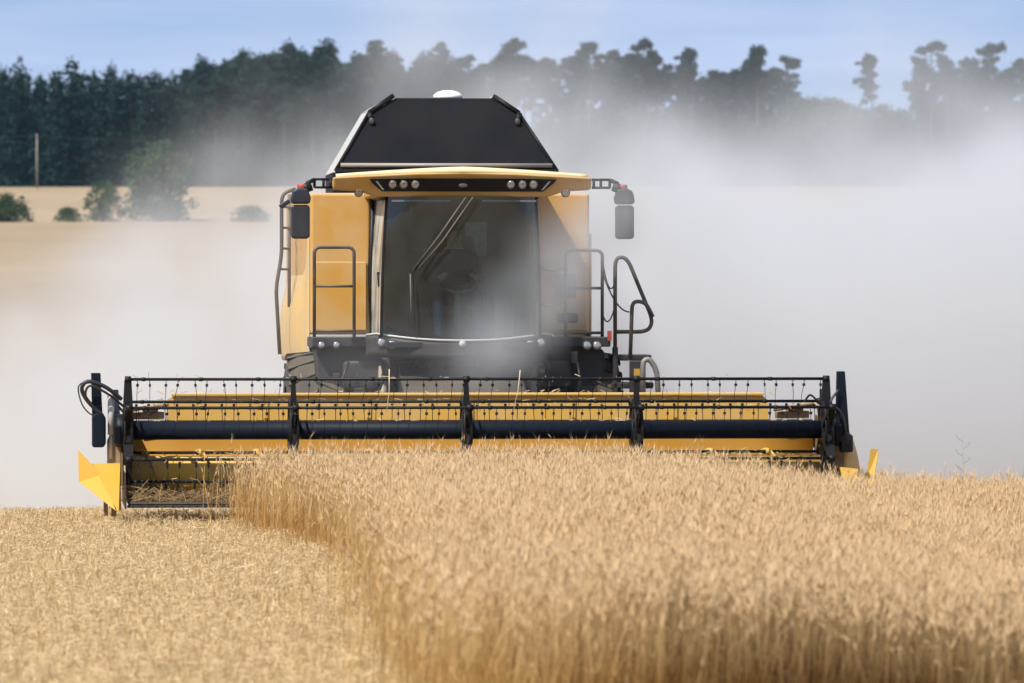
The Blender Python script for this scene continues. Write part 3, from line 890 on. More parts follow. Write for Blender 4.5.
# interior: seat, console, steering wheel, screen
mb = MB(); mb.box(-0.27, 0.27, 2.75, 3.22, 1.90, 2.02)
seat = mb.build('seat', M['cloth'], root, bevel=0.04)
MB().hexa([(-0.26, 3.12, 2.0), (0.26, 3.12, 2.0), (0.26, 3.24, 2.0), (-0.26, 3.24, 2.0)], [(-0.22, 3.22, 2.72), (0.22, 3.22, 2.72), (0.22, 3.32, 2.72), (-0.22, 3.32, 2.72)]).build('backrest', M['cloth'], seat, bevel=0.04)
MB().box(-0.13, 0.13, 3.24, 3.32, 2.72, 2.90).build('headrest', M['cloth'], seat, bevel=0.03)
MB().box(-0.2, 0.2, 2.85, 3.15, 1.651, 1.90).build('seat_base', M['interior'], seat, bevel=0.02)
sw = MB().tube([(0, 2.35, 1.66), (0, 2.52, 2.22)], [0.06, 0.04], 12).build('steering_column', M['interior'], root)
ringp = [(0.19 * math.cos(a), 2.535 + 0.19 * math.sin(a) * 0.80, 2.25 + 0.19 * math.sin(a) * 0.55) for a in np.linspace(0, 2 * math.pi, 25)[:-1]]
mb = MB().tube(ringp, 0.014, 8, closed=True)
for k in (0, 8, 16): mb.tube([(0, 2.53, 2.235), ringp[k]], 0.012, 6)
mb.build('steering_wheel', M['interior'], sw)
mb = MB(); mb.box(-0.50, -0.45, 2.5, 2.56, 1.66, 3.0); mb.box(-0.56, -0.32, 2.48, 2.50, 2.55, 2.72)
mb.build('screen_mount', M['interior'], root, bevel=0.006)
MB().box(0.34, 0.56, 2.55, 3.2, 1.66, 2.12).build('console', M['interior'], root, bevel=0.03)

# roof visor
mbv = MB()
mbv.prism([(-0.88, 3.10), (0.88, 3.10), (0.90, 3.30), (0.5, 3.325), (0, 3.335), (-0.5, 3.325), (-0.90, 3.30)], 'y', 2.16, 4.05)
mbv.prism([(-1.29, 3.165), (-1.29, 3.285), (-0.9, 3.305), (-0.5, 3.325), (0, 3.335), (0.5, 3.325), (0.9, 3.305), (1.28, 3.285), (1.28, 3.165), (1.02, 3.15), (0.86, 3.095), (-0.86, 3.095), (-1.02, 3.15)], 'y', 1.86, 2.158)
roof = mbv.build('cab_roof', M['orange'], root, bevel=0.022)
MB().tube([(x, 1.90 + 0.03 * abs(x), 3.352 - 0.055 * abs(x / 1.28) ** 1.4) for x in np.linspace(-1.26, 1.25, 31)], [0.040 - 0.020 * abs(t) for t in np.linspace(-1, 1, 31)], 12).build('roof_lip', M['lip'], roof)
lp = MB().prism([(-0.93, 3.265), (-0.90, 3.225), (-0.80, 3.145), (0.80, 3.145), (0.90, 3.225), (0.93, 3.265), (0.5, 3.272), (-0.5, 3.272)], 'y', 1.835, 1.858).build('light_panel', M['black'], roof)
for x in (-0.70, -0.59, -0.475, 0.475, 0.59, 0.70): lamp(x, 1.832, 3.212, 0.042, lp, 'work_lamp')
for s in (-1, 1):
    MB().hexa([(s * 0.78, 1.828, 3.16), (s * 0.80, 1.828, 3.16), (s * 0.80, 1.834, 3.16), (s * 0.78, 1.834, 3.16)],
              [(s * 0.85, 1.828, 3.245), (s * 0.87, 1.828, 3.245), (s * 0.87, 1.834, 3.245), (s * 0.85, 1.834, 3.245)]).build('reflector', M['pale'], lp)
    lamp(s * 1.03, 1.88, 3.135, 0.042, roof, 'work_lamp')
MB().ball((0, 1.832, 3.205), 0.03, (1.5, 0.2, 0.6)).build('emblem', M['steel'], lp)

# the visor front leans back towards its lower edge
def lean(o):
    for v in o.data.vertices:
        if v.co.y < 2.1 and v.co.z < 3.30:
            v.co.y += (3.30 - v.co.z) * 0.6
    for c in o.children:
        if not c.name.startswith('roof_lip'): lean(c)
lean(roof)

# --- body behind the cab
mb = MB()
mb.box(-1.43, -0.815, 3.49, 8.5, 1.72, 3.16); mb.box(0.815, 1.42, 3.49, 8.5, 1.72, 3.16); mb.box(-0.815, 0.815, 3.53, 8.5, 1.72, 3.16)
body = mb.build('body', M['orange'], root, bevel=0.035, segs=3)
for s in (-1, 1):
    mb = MB(); mb.box(s * 1.40 if s < 0 else 0.86, -0.86 if s < 0 else 1.39, 3.465, 3.488, 1.76, 2.46)
    pn = mb.build('lower_panel', M['orange'], body, bevel=0.012)
    if s > 0:
        MB().box(1.07, 1.28, 3.45, 3.464, 2.09, 2.34).build('vent', M['black'], pn, bevel=0.004)
        MB().prism([(1.10, 1.84), (1.28, 1.84), (1.30, 1.86), (1.30, 1.92), (1.28, 1.94), (1.10, 1.94), (1.08, 1.92), (1.08, 1.86)], 'y', 3.45, 3.464).build('vent', M['black'], pn)
        MB().box(1.15, 1.18, 3.455, 3.464, 2.0, 2.03).build('sticker', M['white'], pn)
        MB().box(1.15, 1.21, 3.455, 3.464, 1.985, 1.998).build('sticker', M['red'], pn)
# bulging side fairings
for s in (-1, 1):
    def fair(u, v, s=s):
        prof = [(1.36, 2.75), (1.38, 2.55), (1.43, 2.25), (1.49, 1.95), (1.50, 1.65), (1.48, 1.42)]
        t = v * 5; i = min(int(t), 4); f = t - i
        x = prof[i][0] * (1 - f) + prof[i + 1][0] * f; z = prof[i][1] * (1 - f) + prof[i + 1][1] * f
        k = min(1.0, u / 0.35); k = k * k * (3 - 2 * k)
        return (s * (1.435 + (x - 1.435) * k + 0.004), 3.56 + 4.6 * u, z)
    MB().grid(fair, 24, 16).build('side_panel', M['cream'], root, solid=0.02)

# --- grain tank extensions
TY = 4.05
tank = empty('grain_tank'); tank.parent = root
F = [(-1.13, TY, 3.40), (1.13, TY, 3.40), (0.76, TY + 0.35, 4.00), (0.51, TY + 0.44, 4.155), (-0.49, TY + 0.44, 4.155), (-0.76, TY + 0.35, 4.00)]
mb = MB(); vs = [mb.bm.verts.new(p) for p in F]; mb.bm.faces.new(vs)
mb.build('front_cover', M['tank'], tank, solid=0.02)
BK = TY + 1.5
for s in (-1, 1):
    mb = MB()
    a = [(s * 1.155, TY - 0.01, 3.38), (s * 1.155, BK, 3.38), (s * 0.80, BK - 0.35, 4.01), (s * 0.785, TY + 0.34, 4.01)]
    b = [(s * 0.795, TY + 0.335, 4.015), (s * 0.80, BK - 0.35, 4.015), (s * 0.53, BK - 0.44, 4.185), (s * 0.53, TY + 0.425, 4.185)]
    for q in (a, b):
        mb.bm.faces.new([mb.bm.verts.new(p) for p in q])
    mb.build('side_cover', M['pale'], tank, solid=0.018)
    mb = MB()
    mb.tube([(s * 1.145, TY - 0.02, 3.40), (s * 0.775, TY + 0.33, 4.01)], 0.016, 6)
    mb.tube([(s * 0.775, TY + 0.33, 4.01), (s * 0.52, TY + 0.42, 4.185)], 0.026, 6)
    mb.tube([(s * 0.78, TY + 0.30, 4.00), (s * 0.755, TY + 0.27, 3.92)], 0.030, 8)
    mb.build('edge_frame', M['black'], tank)
    MB().ball((s * 0.755, TY + 0.25, 3.915), 0.030, (1, 0.7, 1.2)).build('latch', M['rim'], tank)
mb = MB(); mb.bm.faces.new([mb.bm.verts.new(p) for p in [(-1.13, BK, 3.40), (1.13, BK, 3.40), (0.52, BK - 0.44, 4.16), (-0.52, BK - 0.44, 4.16)]])
mb.build('rear_cover', M['tank'], tank, solid=0.02)
MB().box(-1.16, 1.16, TY + 0.02, BK + 0.02, 3.161, 3.385).build('tank_base', M['tank'], tank, bevel=0.01)
MB().tube([(-1.09, TY - 0.01, 3.455), (1.09, TY - 0.01, 3.455)], 0.022, 8).build('rail', M['steel'], tank)
MB().box(-1.14, 1.14, TY - 0.075, TY - 0.055, 3.385, 3.415).build('seal', M['black'], tank)
# receiver dome
mb = MB(); mb.lathe([(0.14, 0.0), (0.155, 0.02), (0.15, 0.045), (0.11, 0.075), (0.05, 0.092), (0.003, 0.095)], (0.06, TY + 0.6, 4.155), 'z', 28)
dome = mb.build('receiver_dome', M['white'], root)
MB().tube([(0.06, TY + 0.6, 3.6), (0.06, TY + 0.6, 4.154)], 0.04, 10).build('mast', M['steel'], dome)

# --- mirrors on roof arms
for s in (-1, 1):
    x0 = 1.29
    mb = MB()
    for z in (3.185, 3.265): mb.tube([(s * x0, 1.98, z), (s * 1.47, 1.95, z)], 0.013, 8)
    for x in (1.31, 1.38, 1.47): mb.tube([(s * x, 1.97, 3.18), (s * x, 1.97, 3.27)], 0.014, 8)
    mb.tube([(s * 1.47, 1.95, 3.26), (s * 1.54, 1.94, 3.23), (s * 1.56, 1.94, 3.12)], 0.022, 8)
    mb.tube([(s * 1.50, 1.94, 3.20), (s * 1.60, 1.94, 3.16)], 0.05, 10)
    arm = mb.build('mirror_arm', M['black'], root)
    MB().prism([(s * (1.52 + .0), 3.02), (s * 1.70, 3.02), (s * 1.71, 3.06), (s * 1.69, 3.15), (s * 1.63, 3.18), (s * 1.54, 3.17), (s * 1.51, 3.08)], 'y', 1.86, 2.02).build('mirror_joint', M['mirror'], arm, bevel=0.02)
    MB().prism([(s * 1.52, 2.70), (s * 1.535, 2.675), (s * 1.69, 2.675), (s * 1.705, 2.70), (s * 1.705, 2.985), (s * 1.69, 3.01), (s * 1.535, 3.01), (s * 1.52, 2.985)], 'y', 1.88, 1.97).build('mirror', M['mirror'], arm, bevel=0.02)
    MB().lathe([(0.045, 3.17), (0.05, 3.18), (0.05, 3.205), (0.046, 3.215), (0.004, 3.218)], (s * 1.595, 1.94, 0), 'z', 16).build('beacon', M['red'], arm)
    if s < 0:
        MB().hexa([(-1.73, 1.9, 3.07), (-1.71, 1.9, 3.03), (-1.71, 1.96, 3.03), (-1.73, 1.96, 3.07)],
                  [(-1.83, 1.9, 3.005), (-1.80, 1.9, 2.97), (-1.80, 1.96, 2.97), (-1.83, 1.96, 3.005)]).build('spot_lamp', M['mirror'], arm, bevel=0.008)
    else:
        pass

# --- handrails
def rail_frame(xa, xb, z0, z1, y, mids, r=0.017):
    c = 0.06
    pts = [(xa, y, z0)] + [(p[0], y, p[1]) for p in arc(xa + c, z1 - c, c, 180, 90)] + [(p[0], y, p[1]) for p in arc(xb - c, z1 - c, c, 90, 0)] + [(xb, y, z0)]
    mb = MB().tube(pts, r, 8)
    for z in mids: mb.tube([(xa, y, z), (xb, y, z)], r * 0.85, 8)
    return mb.build('handrail', M['rail'], root)
rail_frame(-1.43, -1.03, 1.70, 2.60, 2.75, (2.21, 1.76))
rail_frame(1.105, 1.475, 1.70, 2.57, 2.75, (2.19, 1.74))
# long ladder rails beside the platform (access side)
def rounded(pts, r=0.06, n=5):
    out = []
    pts = [Vector(p) for p in pts]
    for i, p in enumerate(pts):
        if i in (0, len(pts) - 1): out.append(p); continue
        a = (pts[i - 1] - p); b = (pts[i + 1] - p)
        ra = min(r, a.length * 0.45); rb = min(r, b.length * 0.45)
        A = p + a.normalized() * ra; B = p + b.normalized() * rb
        for k in range(n + 1):
            t = k / n
            out.append((1 - t) ** 2 * A + 2 * t * (1 - t) * p + t * t * B)
    return out
lad = MB().box(1.56, 1.98, 2.6, 3.2, 1.18, 1.24).box(1.58, 1.96, 2.62, 3.18, 1.46, 1.52).box(1.57, 1.62, 2.6, 2.7, 1.0, 1.6).build('ladder', M['chassis'], root, bevel=0.01)
mb = MB()
mb.tube(rounded([(1.60, 2.7, 1.50), (1.60, 2.7, 2.50), (1.72, 2.7, 2.50), (1.985, 2.7, 1.86), (1.93, 2.7, 1.75), (1.60, 2.7, 1.75)], 0.11, 6), 0.020, 8)
mb.tube(rounded([(1.745, 2.62, 1.50), (1.765, 2.62, 2.06), (1.90, 2.62, 2.05), (1.975, 2.62, 1.90)], 0.08, 6), 0.020, 8)
mb.build('ladder_rail', M['rail'], lad)
mb = MB(); mb.tube(rounded([(1.86, 2.5, 1.10), (1.86, 2.5, 1.46), (1.93, 2.5, 1.48), (2.0, 2.5, 1.36), (2.02, 2.5, 1.05)], 0.06), 0.028, 8)
mb.build('ladder_rail', M['steel'], lad)
MB().box(1.73, 1.85, 2.52, 2.58, 1.02, 1.46).build('ladder_side', M['chassis'], lad, bevel=0.01)
MB().box(1.77, 1.83, 2.50, 2.518, 1.28, 1.38).build('marker', M['yellow_clean'], lad)
# safety chains
def chain(a, b, sag, name='chain', r=0.008):
    a, b = Vector(a), Vector(b)
    pts = [a.lerp(b, t / 12) - Vector((0, 0, sag * 4 * (t / 12) * (1 - t / 12))) for t in range(13)]
    MB().tube(pts, r, 6).build(name, M['rail'], root)
chain((1.475, 2.75, 2.48), (1.60, 2.7, 2.25), 0.16)
chain((1.475, 2.75, 2.35), (1.74, 2.65, 1.95), 0.10)
chain((1.475, 2.75, 1.93), (1.59, 2.7, 1.98), 0.10)
chain((0.80, 2.5, 2.42), (1.11, 2.75, 2.42), 0.06)
chain((0.80, 2.5, 2.05), (1.11, 2.75, 2.08), 0.06)
# rear ladder up the left flank
mb = MB()
mb.tube(rounded([(-1.62, 6.0, 1.5), (-1.66, 6.0, 2.2), (-1.60, 6.0, 2.55), (-1.60, 6.0, 3.20), (-1.45, 6.0, 3.25)], 0.1), 0.020, 8)
mb.tube([(-1.50, 6.4, 2.0), (-1.50, 6.4, 3.2)], 0.018, 8)
for z in (2.4, 2.62, 2.84, 3.06): mb.tube([(-1.60, 6.0, z), (-1.50, 6.4, z)], 0.014, 6)
mb.build('rear_ladder', M['rail'], root)

# stray stems thrown up over the reel
def stem_obj(lx, z0, z1, lean, label):
    p0 = Vector((lx, -0.52, z0)); p1 = Vector((lx + lean, -0.46, z1))
    mb = MB().tube([p0, p0.lerp(p1, .5) + Vector((0.012, 0, 0)), p1], [0.003, 0.003, 0.005], 5)
    o = mb.build('wheat_stem', M['pale_straw'])
    o.location = (MX, MY, 0); o.rotation_euler = (0, 0, ROT)
    tag(o, label, 'wheat stem')
M['pale_straw'] = plain('pale_straw', (0.62, 0.50, 0.32), 0.8)
stem_obj(-0.92, 1.00, 1.41, 0.03, 'long pale wheat stem sticking up through the reel left of its middle spider')
stem_obj(0.29, 1.02, 1.40, 0.07, 'long pale wheat stem leaning right across the reel below the windscreen')

# ------------------------------------------------------------------ driver
def driver():
    me = bpy.data.meshes.new('person')
    P = {'pel': (0, 3.02, 2.10), 'sp1': (0, 3.05, 2.28), 'ch': (0, 3.07, 2.46), 'nk': (0, 3.05, 2.60), 'hd0': (0, 3.03, 2.70), 'hd1': (0, 3.02, 2.80)}
    R_ = {'pel': .14, 'sp1': .135, 'ch': .155, 'nk': .058, 'hd0': .082, 'hd1': .088}
    E = [('pel', 'sp1'), ('sp1', 'ch'), ('ch', 'nk'), ('nk', 'hd0'), ('hd0', 'hd1')]
    for s, t in ((-1, 'l'), (1, 'r')):
        pts = [('hip', (s * .10, 2.98, 2.09), .095), ('kn', (s * .20, 2.58, 2.12), .068), ('an', (s * .20, 2.45, 1.74), .045), ('to', (s * .21, 2.30, 1.69), .04)]
        prev = 'pel'
        for n_, p, r in pts:
            P[n_ + t] = p; R_[n_ + t] = r; E.append((prev, n_ + t)); prev = n_ + t
        pts = [('sh', (s * .185, 3.06, 2.50), .068), ('el', (s * .27, 2.88, 2.28), .048), ('wr', (s * .18, 2.64, 2.30), .032), ('ha', (s * .165, 2.56, 2.31), .036)]
        prev = 'ch'
        for n_, p, r in pts:
            P[n_ + t] = p; R_[n_ + t] = r; E.append((prev, n_ + t)); prev = n_ + t
    keys = list(P)
    me.from_pydata([P[k] for k in keys], [(keys.index(a), keys.index(b)) for a, b in E], [])
    o = bpy.data.objects.new('person', me)
    o.location = (MX, MY, 0); o.rotation_euler = (0, 0, ROT); link(o)
    sk = o.modifiers.new('skin', 'SKIN')
    for i, k in enumerate(keys):
        me.skin_vertices[0].data[i].radius = (R_[k], R_[k])
        me.skin_vertices[0].data[i].use_root = (k == 'pel')
    sk.use_smooth_shade = True
    ss = o.modifiers.new('sub', 'SUBSURF'); ss.levels = 2; ss.render_levels = 2
    # clothing by height: jeans below the waist, dark shirt above, skin at head and hands
    m, nt, out = new_mat('driver_clothes')
    tc = N(nt, 'ShaderNodeTexCoord'); sp = N(nt, 'ShaderNodeSeparateXYZ'); nt.links.new(tc.outputs['Object'], sp.inputs[0])
    k1 = N(nt, 'ShaderNodeMath', operation='GREATER_THAN', i_1=2.19); nt.links.new(sp.outputs[2], k1.inputs[0])
    k2 = N(nt, 'ShaderNodeMath', operation='GREATER_THAN', i_1=2.585); nt.links.new(sp.outputs[2], k2.inputs[0])
    c = mixrgb(nt, k1.outputs[0], (0.018, 0.032, 0.065, 1), (0.03, 0.035, 0.045, 1))
    c = mixrgb(nt, k2.outputs[0], c, (0.42, 0.24, 0.16, 1))
    bs = N(nt, 'ShaderNodeBsdfPrincipled', i_Roughness=0.8); nt.links.new(c, bs.inputs['Base Color']); nt.links.new(bs.outputs[0], out.inputs[0])
    me.materials.append(m)
    tag(o, 'person in dark shirt sitting at the wheel behind the windscreen', 'person')
    MB().ball((0, 3.045, 2.835), 0.10, (0.92, 1.02, 0.72), 16).build('hair', M['hair'], o)
    mb = MB()
    for s in (-1, 1): mb.ball((s * 0.033, 2.937, 2.775), 0.012, (1.2, 0.5, 0.7), 8)
    mb.build('eye', M['hair'], o)
    MB().ball((0, 2.925, 2.745), 0.018, (0.8, 1.0, 1.4), 8).build('nose', M['skin'], o)
    for s, t in ((-1, 'l'), (1, 'r')):
        mb = MB(); hx, hy, hz = s * .165, 2.555, 2.31
        for k in range(4):
            b = Vector((hx + s * (0.024 - 0.016 * k), hy - 0.005, hz + 0.01 * k - 0.01))
            mb.tube([b, b + Vector((0, -0.05, 0.012)), b + Vector((-s * 0.008, -0.075, -0.015)), b + Vector((-s * 0.01, -0.055, -0.035))], [0.009, 0.0085, 0.008, 0.007], 6)
        mb.tube([(hx - s * 0.02, hy + 0.02, hz + 0.01), (hx - s * 0.045, hy - 0.01, hz + 0.02), (hx - s * 0.05, hy - 0.04, hz + 0.015)], [0.011, 0.010, 0.008], 6)
        mb.build('hand', M['skin'], o)
driver()

# ------------------------------------------------------------------ trees
def leaf_cloud(centres, radii, n, size, rng, flat=1.0, col=(0.04, 0.065, 0.03), spread=0.45, droop=0.0):
    """leaf/needle-spray faces spread through clumps"""
    centres = np.asarray(centres, float); radii = np.asarray(radii, float)
    vol = radii.prod(1) ** 0.8; pr = vol / vol.sum()
    k = rng.choice(len(centres), n, p=pr)
    u = rng.normal(0, 1, (n, 3)); u /= np.linalg.norm(u, axis=1)[:, None]
    r = rng.uniform(0, 1, n) ** 0.5 * np.where(rng.uniform(0, 1, n) < 0.12, 1.45, 1.0)
    p = centres[k] + u * radii[k] * r[:, None]
    a = rng.normal(0, 1, (n, 3)); a[:, 2] *= flat; a /= np.linalg.norm(a, axis=1)[:, None]
    b = np.cross(a, rng.normal(0, 1, (n, 3))); b /= np.linalg.norm(b, axis=1)[:, None]
    s = size * rng.uniform(0.55, 1.35, n)[:, None]
    a[:, 2] -= droop
    v = [p - a * s * 0.5, p + b * s * 0.32, p + a * s * 0.5, p - b * s * 0.32]
    tone = rng.uniform(1 - spread, 1 + spread, len(centres))[k] * rng.uniform(0.75, 1.25, n)
    warm = rng.normal(0, 0.08, len(centres))[k]
    c = np.stack([col[0] * tone * (1 + 2 * warm), col[1] * tone, col[2] * tone * (1 - warm)], -1)
    i = np.arange(n)
    return np.concatenate(v), np.stack([i, i + n, i + 2 * n, i + 3 * n], -1), np.concatenate([c] * 4)

def finish_tree(name, crown_data, trunk_mb, bark):
    r = empty(name)
    v, f, c = crown_data
    me = fast_mesh('crown', v, f, 4, c); me.materials.append(M['leaf'])
    link(bpy.data.objects.new('crown', me), r)
    trunk_mb.build('trunk', bark, r)
    return r

def pine(seed, H=18.0, crown_from=0.50, open_=False, width=2.6, n=8000):
    g = np.random.default_rng(seed); mb = MB()
    pts = [(0.25 * math.sin(seed + t * 5) * t, 0.25 * math.cos(seed * 2 + t * 4) * t, H * 0.94 * t) for t in np.linspace(0, 1, 8)]
    mb.tube(pts, [0.24 * (1 - 0.85 * t) + 0.02 for t in np.linspace(0, 1, 8)], 8)
    C, Rr = [], []
    nb = 26 if open_ else 34
    for k in range(nb):
        t = crown_from + (1 - crown_from) * (k + g.uniform(0, 1)) / nb
        a = g.uniform(0, 6.28)
        q = (t - crown_from) / (1 - crown_from)
        L = width * (0.55 + 0.75 * math.sin(math.pi * min(1, 0.25 + 0.75 * q))) * g.uniform(0.45, 1.05) * (1.0 if q < 0.8 else 0.6)
        z = H * 0.94 * t
        e = Vector((math.cos(a) * L, math.sin(a) * L, z + L * g.uniform(0.1, 0.45)))
        mb.tube([(0, 0, z - 0.3), tuple(Vector((0, 0, z)).lerp(e, 0.55) - Vector((0, 0, .1))), tuple(e)], [0.09, 0.055, 0.02], 5)
        s = g.uniform(0.40, 1.05) * (0.80 if open_ else 1.0)
        C.append(e); Rr.append((1.0 * s, 1.0 * s, 0.75 * s))
        for _ in range(2):
            C.append(Vector((0, 0, z)).lerp(e, g.uniform(0.3, 0.8)) + Vector((g.normal(0, .5), g.normal(0, .5), g.normal(.2, .35)))); Rr.append((0.9 * s, 0.9 * s, 0.5 * s))
    C.append(Vector((0, 0, H * 0.96))); Rr.append((0.9, 0.9, 0.9))
    # a few dead snags on the bare bole
    for k in range(5):
        z = H * g.uniform(0.2, crown_from); a = g.uniform(0, 6.28)
        mb.tube([(0, 0, z), (math.cos(a) * 0.9, math.sin(a) * 0.9, z + 0.1)], [0.03, 0.01], 4)
    return finish_tree('pine_tree', leaf_cloud(C, Rr, int(n * (0.75 if open_ else 1)), 0.36, g, 0.6, (0.015, 0.040, 0.032)), mb, M['bark'])

def open_pine(seed, H=18.0, n=4600):
    """tall Scots pine: long bare bole, broad lacy crown of small tufts with gaps"""
    g = np.random.default_rng(seed); mb = MB()
    bx, by = g.normal(0, 0.35, 2)
    def bole(t): return Vector((bx * math.sin(2.2 * t), by * math.sin(2.6 * t), H * 0.93 * t))
    mb.tube([tuple(bole(t)) for t in np.linspace(0, 1, 9)], [0.23 * (1 - 0.8 * t) + 0.02 for t in np.linspace(0, 1, 9)], 8)
    C, Rr = [], []
    cw = g.uniform(1.7, 2.5); c0 = g.uniform(0.60, 0.72)
    nl = int(g.integers(11, 16))
    for k in range(nl):
        t = c0 + (1 - c0) * (k + g.uniform(0, 0.9)) / nl
        q = (t - c0) / (1 - c0)
        a = g.uniform(0, 6.28)
        L = cw * math.sqrt(max(0.05, 1 - (2 * q - 0.85) ** 2 * 0.75)) * g.uniform(0.55, 1.15)
        p0 = bole(t); e = p0 + Vector((math.cos(a) * L, math.sin(a) * L, L * g.uniform(0.05, 0.5)))
        mid = p0.lerp(e, 0.5) - Vector((0, 0, 0.12))
        mb.tube([tuple(p0), tuple(mid), tuple(e)], [0.08, 0.05, 0.02], 5)
        for _ in range(4):
            u = g.uniform(0.45, 1.05)
            c = p0.lerp(e, u) + Vector((g.normal(0, .38), g.normal(0, .38), g.normal(.12, .22)))
            s_ = g.uniform(0.32, 0.72)
            C.append(c); Rr.append((s_, s_, s_ * g.uniform(0.5, 0.8)))
    for _ in range(4):
        c = bole(1.0) + Vector((g.normal(0, .5), g.normal(0, .5), g.normal(0.2, .3)))
        C.append(c); Rr.append((0.6, 0.6, 0.45))
    for k in range(4):
        z = g.uniform(0.35, c0); a = g.uniform(0, 6.28); p = bole(z)
        mb.tube([tuple(p), tuple(p + Vector((math.cos(a) * 1.1, math.sin(a) * 1.1, 0.1)))], [0.03, 0.01], 4)
    return finish_tree('pine_tree', leaf_cloud(C, Rr, n, 0.34, g, 0.6, (0.014, 0.040, 0.033)), mb, M['bark'])

def spruce(seed, H=17.0, base=2.7, n=5200):
    g = np.random.default_rng(seed); mb = MB()
    mb.tube([(0, 0, 0), (0, 0, H * 0.5), (0, 0, H * 0.99)], [0.24, 0.14, 0.02], 7)
    C, Rr = [], []
    lv = 24
    for k in range(lv):
        t = 0.04 + 0.93 * k / lv
        rad = base * (1 - t) ** 0.62 * g.uniform(0.8, 1.15) + 0.15
        m = max(3, int(7 * (1 - t) + 3))
        for j in range(m):
            a = 6.28 * (j + g.uniform(-.3, .3)) / m + k
            L = rad * g.uniform(0.6, 1.05)
            z = H * t + g.normal(0, 0.35)
            e = Vector((math.cos(a) * L * 0.75, math.sin(a) * L * 0.75, z - L * 0.18))
            C.append(e); s = (0.34 + 0.30 * rad) * g.uniform(0.7, 1.25)
            Rr.append((s, s, s * 0.75))
            if j % 2 == 0:
                mb.tube([(0, 0, z), tuple(e)], [0.05, 0.015], 4)
    C.append(Vector((0, 0, H * 0.97))); Rr.append((0.22, 0.22, 0.6))
    return finish_tree('spruce_tree', leaf_cloud(C, Rr, n, 0.55, g, 0.5, (0.010, 0.031, 0.028), droop=0.25), mb, M['bark_grey'])

def broadleaf(seed, H=7.0, W=3.6, n=5000, name='bush', col=(0.045, 0.085, 0.028), low=0.1):
    g = np.random.default_rng(seed); mb = MB()
    C, Rr = [], []
    for k in range(5):
        a = 6.28 * k / 5 + g.uniform(-.4, .4)
        top = Vector((math.cos(a) * W * 0.42, math.sin(a) * W * 0.42, H * g.uniform(0.55, 0.8)))
        mb.tube([(0.1 * math.cos(a), 0.1 * math.sin(a), 0), tuple(top * 0.5 + Vector((0, 0, .2))), tuple(top)], [0.02 * H, 0.012 * H, 0.004 * H], 6)
    for k in range(170):
        t = g.uniform(low, 1) ** 1.15
        a = g.uniform(0, 6.28); rad = W * math.sqrt(max(0.03, 1 - (max(0, t - 0.35) / 0.67) ** 2)) * g.uniform(0.2, 0.98)
        s = g.uniform(0.16, 0.28) * W
        C.append((math.cos(a) * rad, math.sin(a) * rad, H * t * 0.92)); Rr.append((s, s, s * 0.75))
    return finish_tree(name, leaf_cloud(C, Rr, n, 0.065 * W + 0.10, g, 1.0, col), mb, M['bark_grey'])

def hide_proto_used(o): return o

pools = {}
def place(kind, maker, nvar, px, d, H, base_h, label, cat, group=None, seed0=0, sx=1.0):
    """first use of a variant moves the prototype itself; later ones copy it"""
    lst = pools.setdefault(kind, [])
    if len(lst) < nvar:
        o = maker(seed0 + len(lst)); lst.append(o)
    else:
        o = copy_tree(lst[random.randrange(nvar)])
    x = (px - 512) * d / FPX
    s = H / base_h
    o.location = (x, d, float(ground_z(x, d)) - 0.1)
    o.scale = (s * sx * random.uniform(0.9, 1.12), s * sx * random.uniform(0.9, 1.12), s)
    o.rotation_euler = (0, 0, random.uniform(0, 6.28))
    for k in ('label', 'category', 'group'):
        if k in o: del o[k]
    tag(o, label, cat, group)
    return o

mk_sp = lambda s: spruce(100 + s)
mk_pi = lambda s: pine(200 + s)
mk_op = lambda s: open_pine(300 + s)
mk_us = lambda s: broadleaf(400 + s, 8.0, 3.0, 3500, 'broadleaf_tree', (0.040, 0.078, 0.028), 0.05)
def tree_h(px, top_py, d):
    x = (px - 512) * d / FPX
    return CAM_H + (307 - top_py) * d / FPX - float(ground_z(x, d)) + 0.1

# skyline trees picked out of the photograph: (kind, px, top py, distance, label)
sky_trees = [
 ('sp', 18, 50, 802, 'dark spruce rising highest at the far left end of the wood'),
 ('sp', 72, 54, 806, 'pointed dark spruce on the skyline just right of the wooden pole'),
 ('sp', 112, 58, 803, 'dark pointed spruce on the skyline above the dusty green tree'),
 ('pi', 203, 57, 801, 'dark pine with small rounded top where the spruces give way to pines'),
 ('pi', 243, 49, 802, 'tall pine with layered crown above the pale bare trunks'),
 ('pi', 289, 42, 803, 'tall broad pine on the skyline left of the grain tank'),
 ('pi', 328, 39, 801, 'highest pine on the skyline above the left mirror of the combine'),
 ('pi', 375, 41, 804, 'round crowned pine on the skyline above the slanted tank side'),
 ('op', 438, 40, 802, 'pine on the skyline straight above the white receiver dome'),
 ('op', 515, 36, 801, 'dust veiled pine rising highest above the right edge of the grain tank'),
 ('op', 590, 40, 802, 'open pine with sky showing through its crown right of the combine roof'),
 ('op', 643, 35, 801, 'tall dark pine with tufted crown above the right mirror'),
 ('op', 690, 46, 803, 'broad dark pine between the mirror and the gap in the wood'),
 ('op', 757, 43, 801, 'tall pine with a bare stem close to the gap in the wood'),
 ('op', 786, 52, 802, 'thin sparse pine leaning at the edge of the gap in the wood'),
 ('op', 870, 52, 802, 'lone hazy pine standing by itself in the gap of the wood'),
 ('op', 932, 38, 801, 'tall pine with rounded crown just right of the gap'),
 ('op', 992, 40, 803, 'pointed pine at the right end of the skyline'),
]
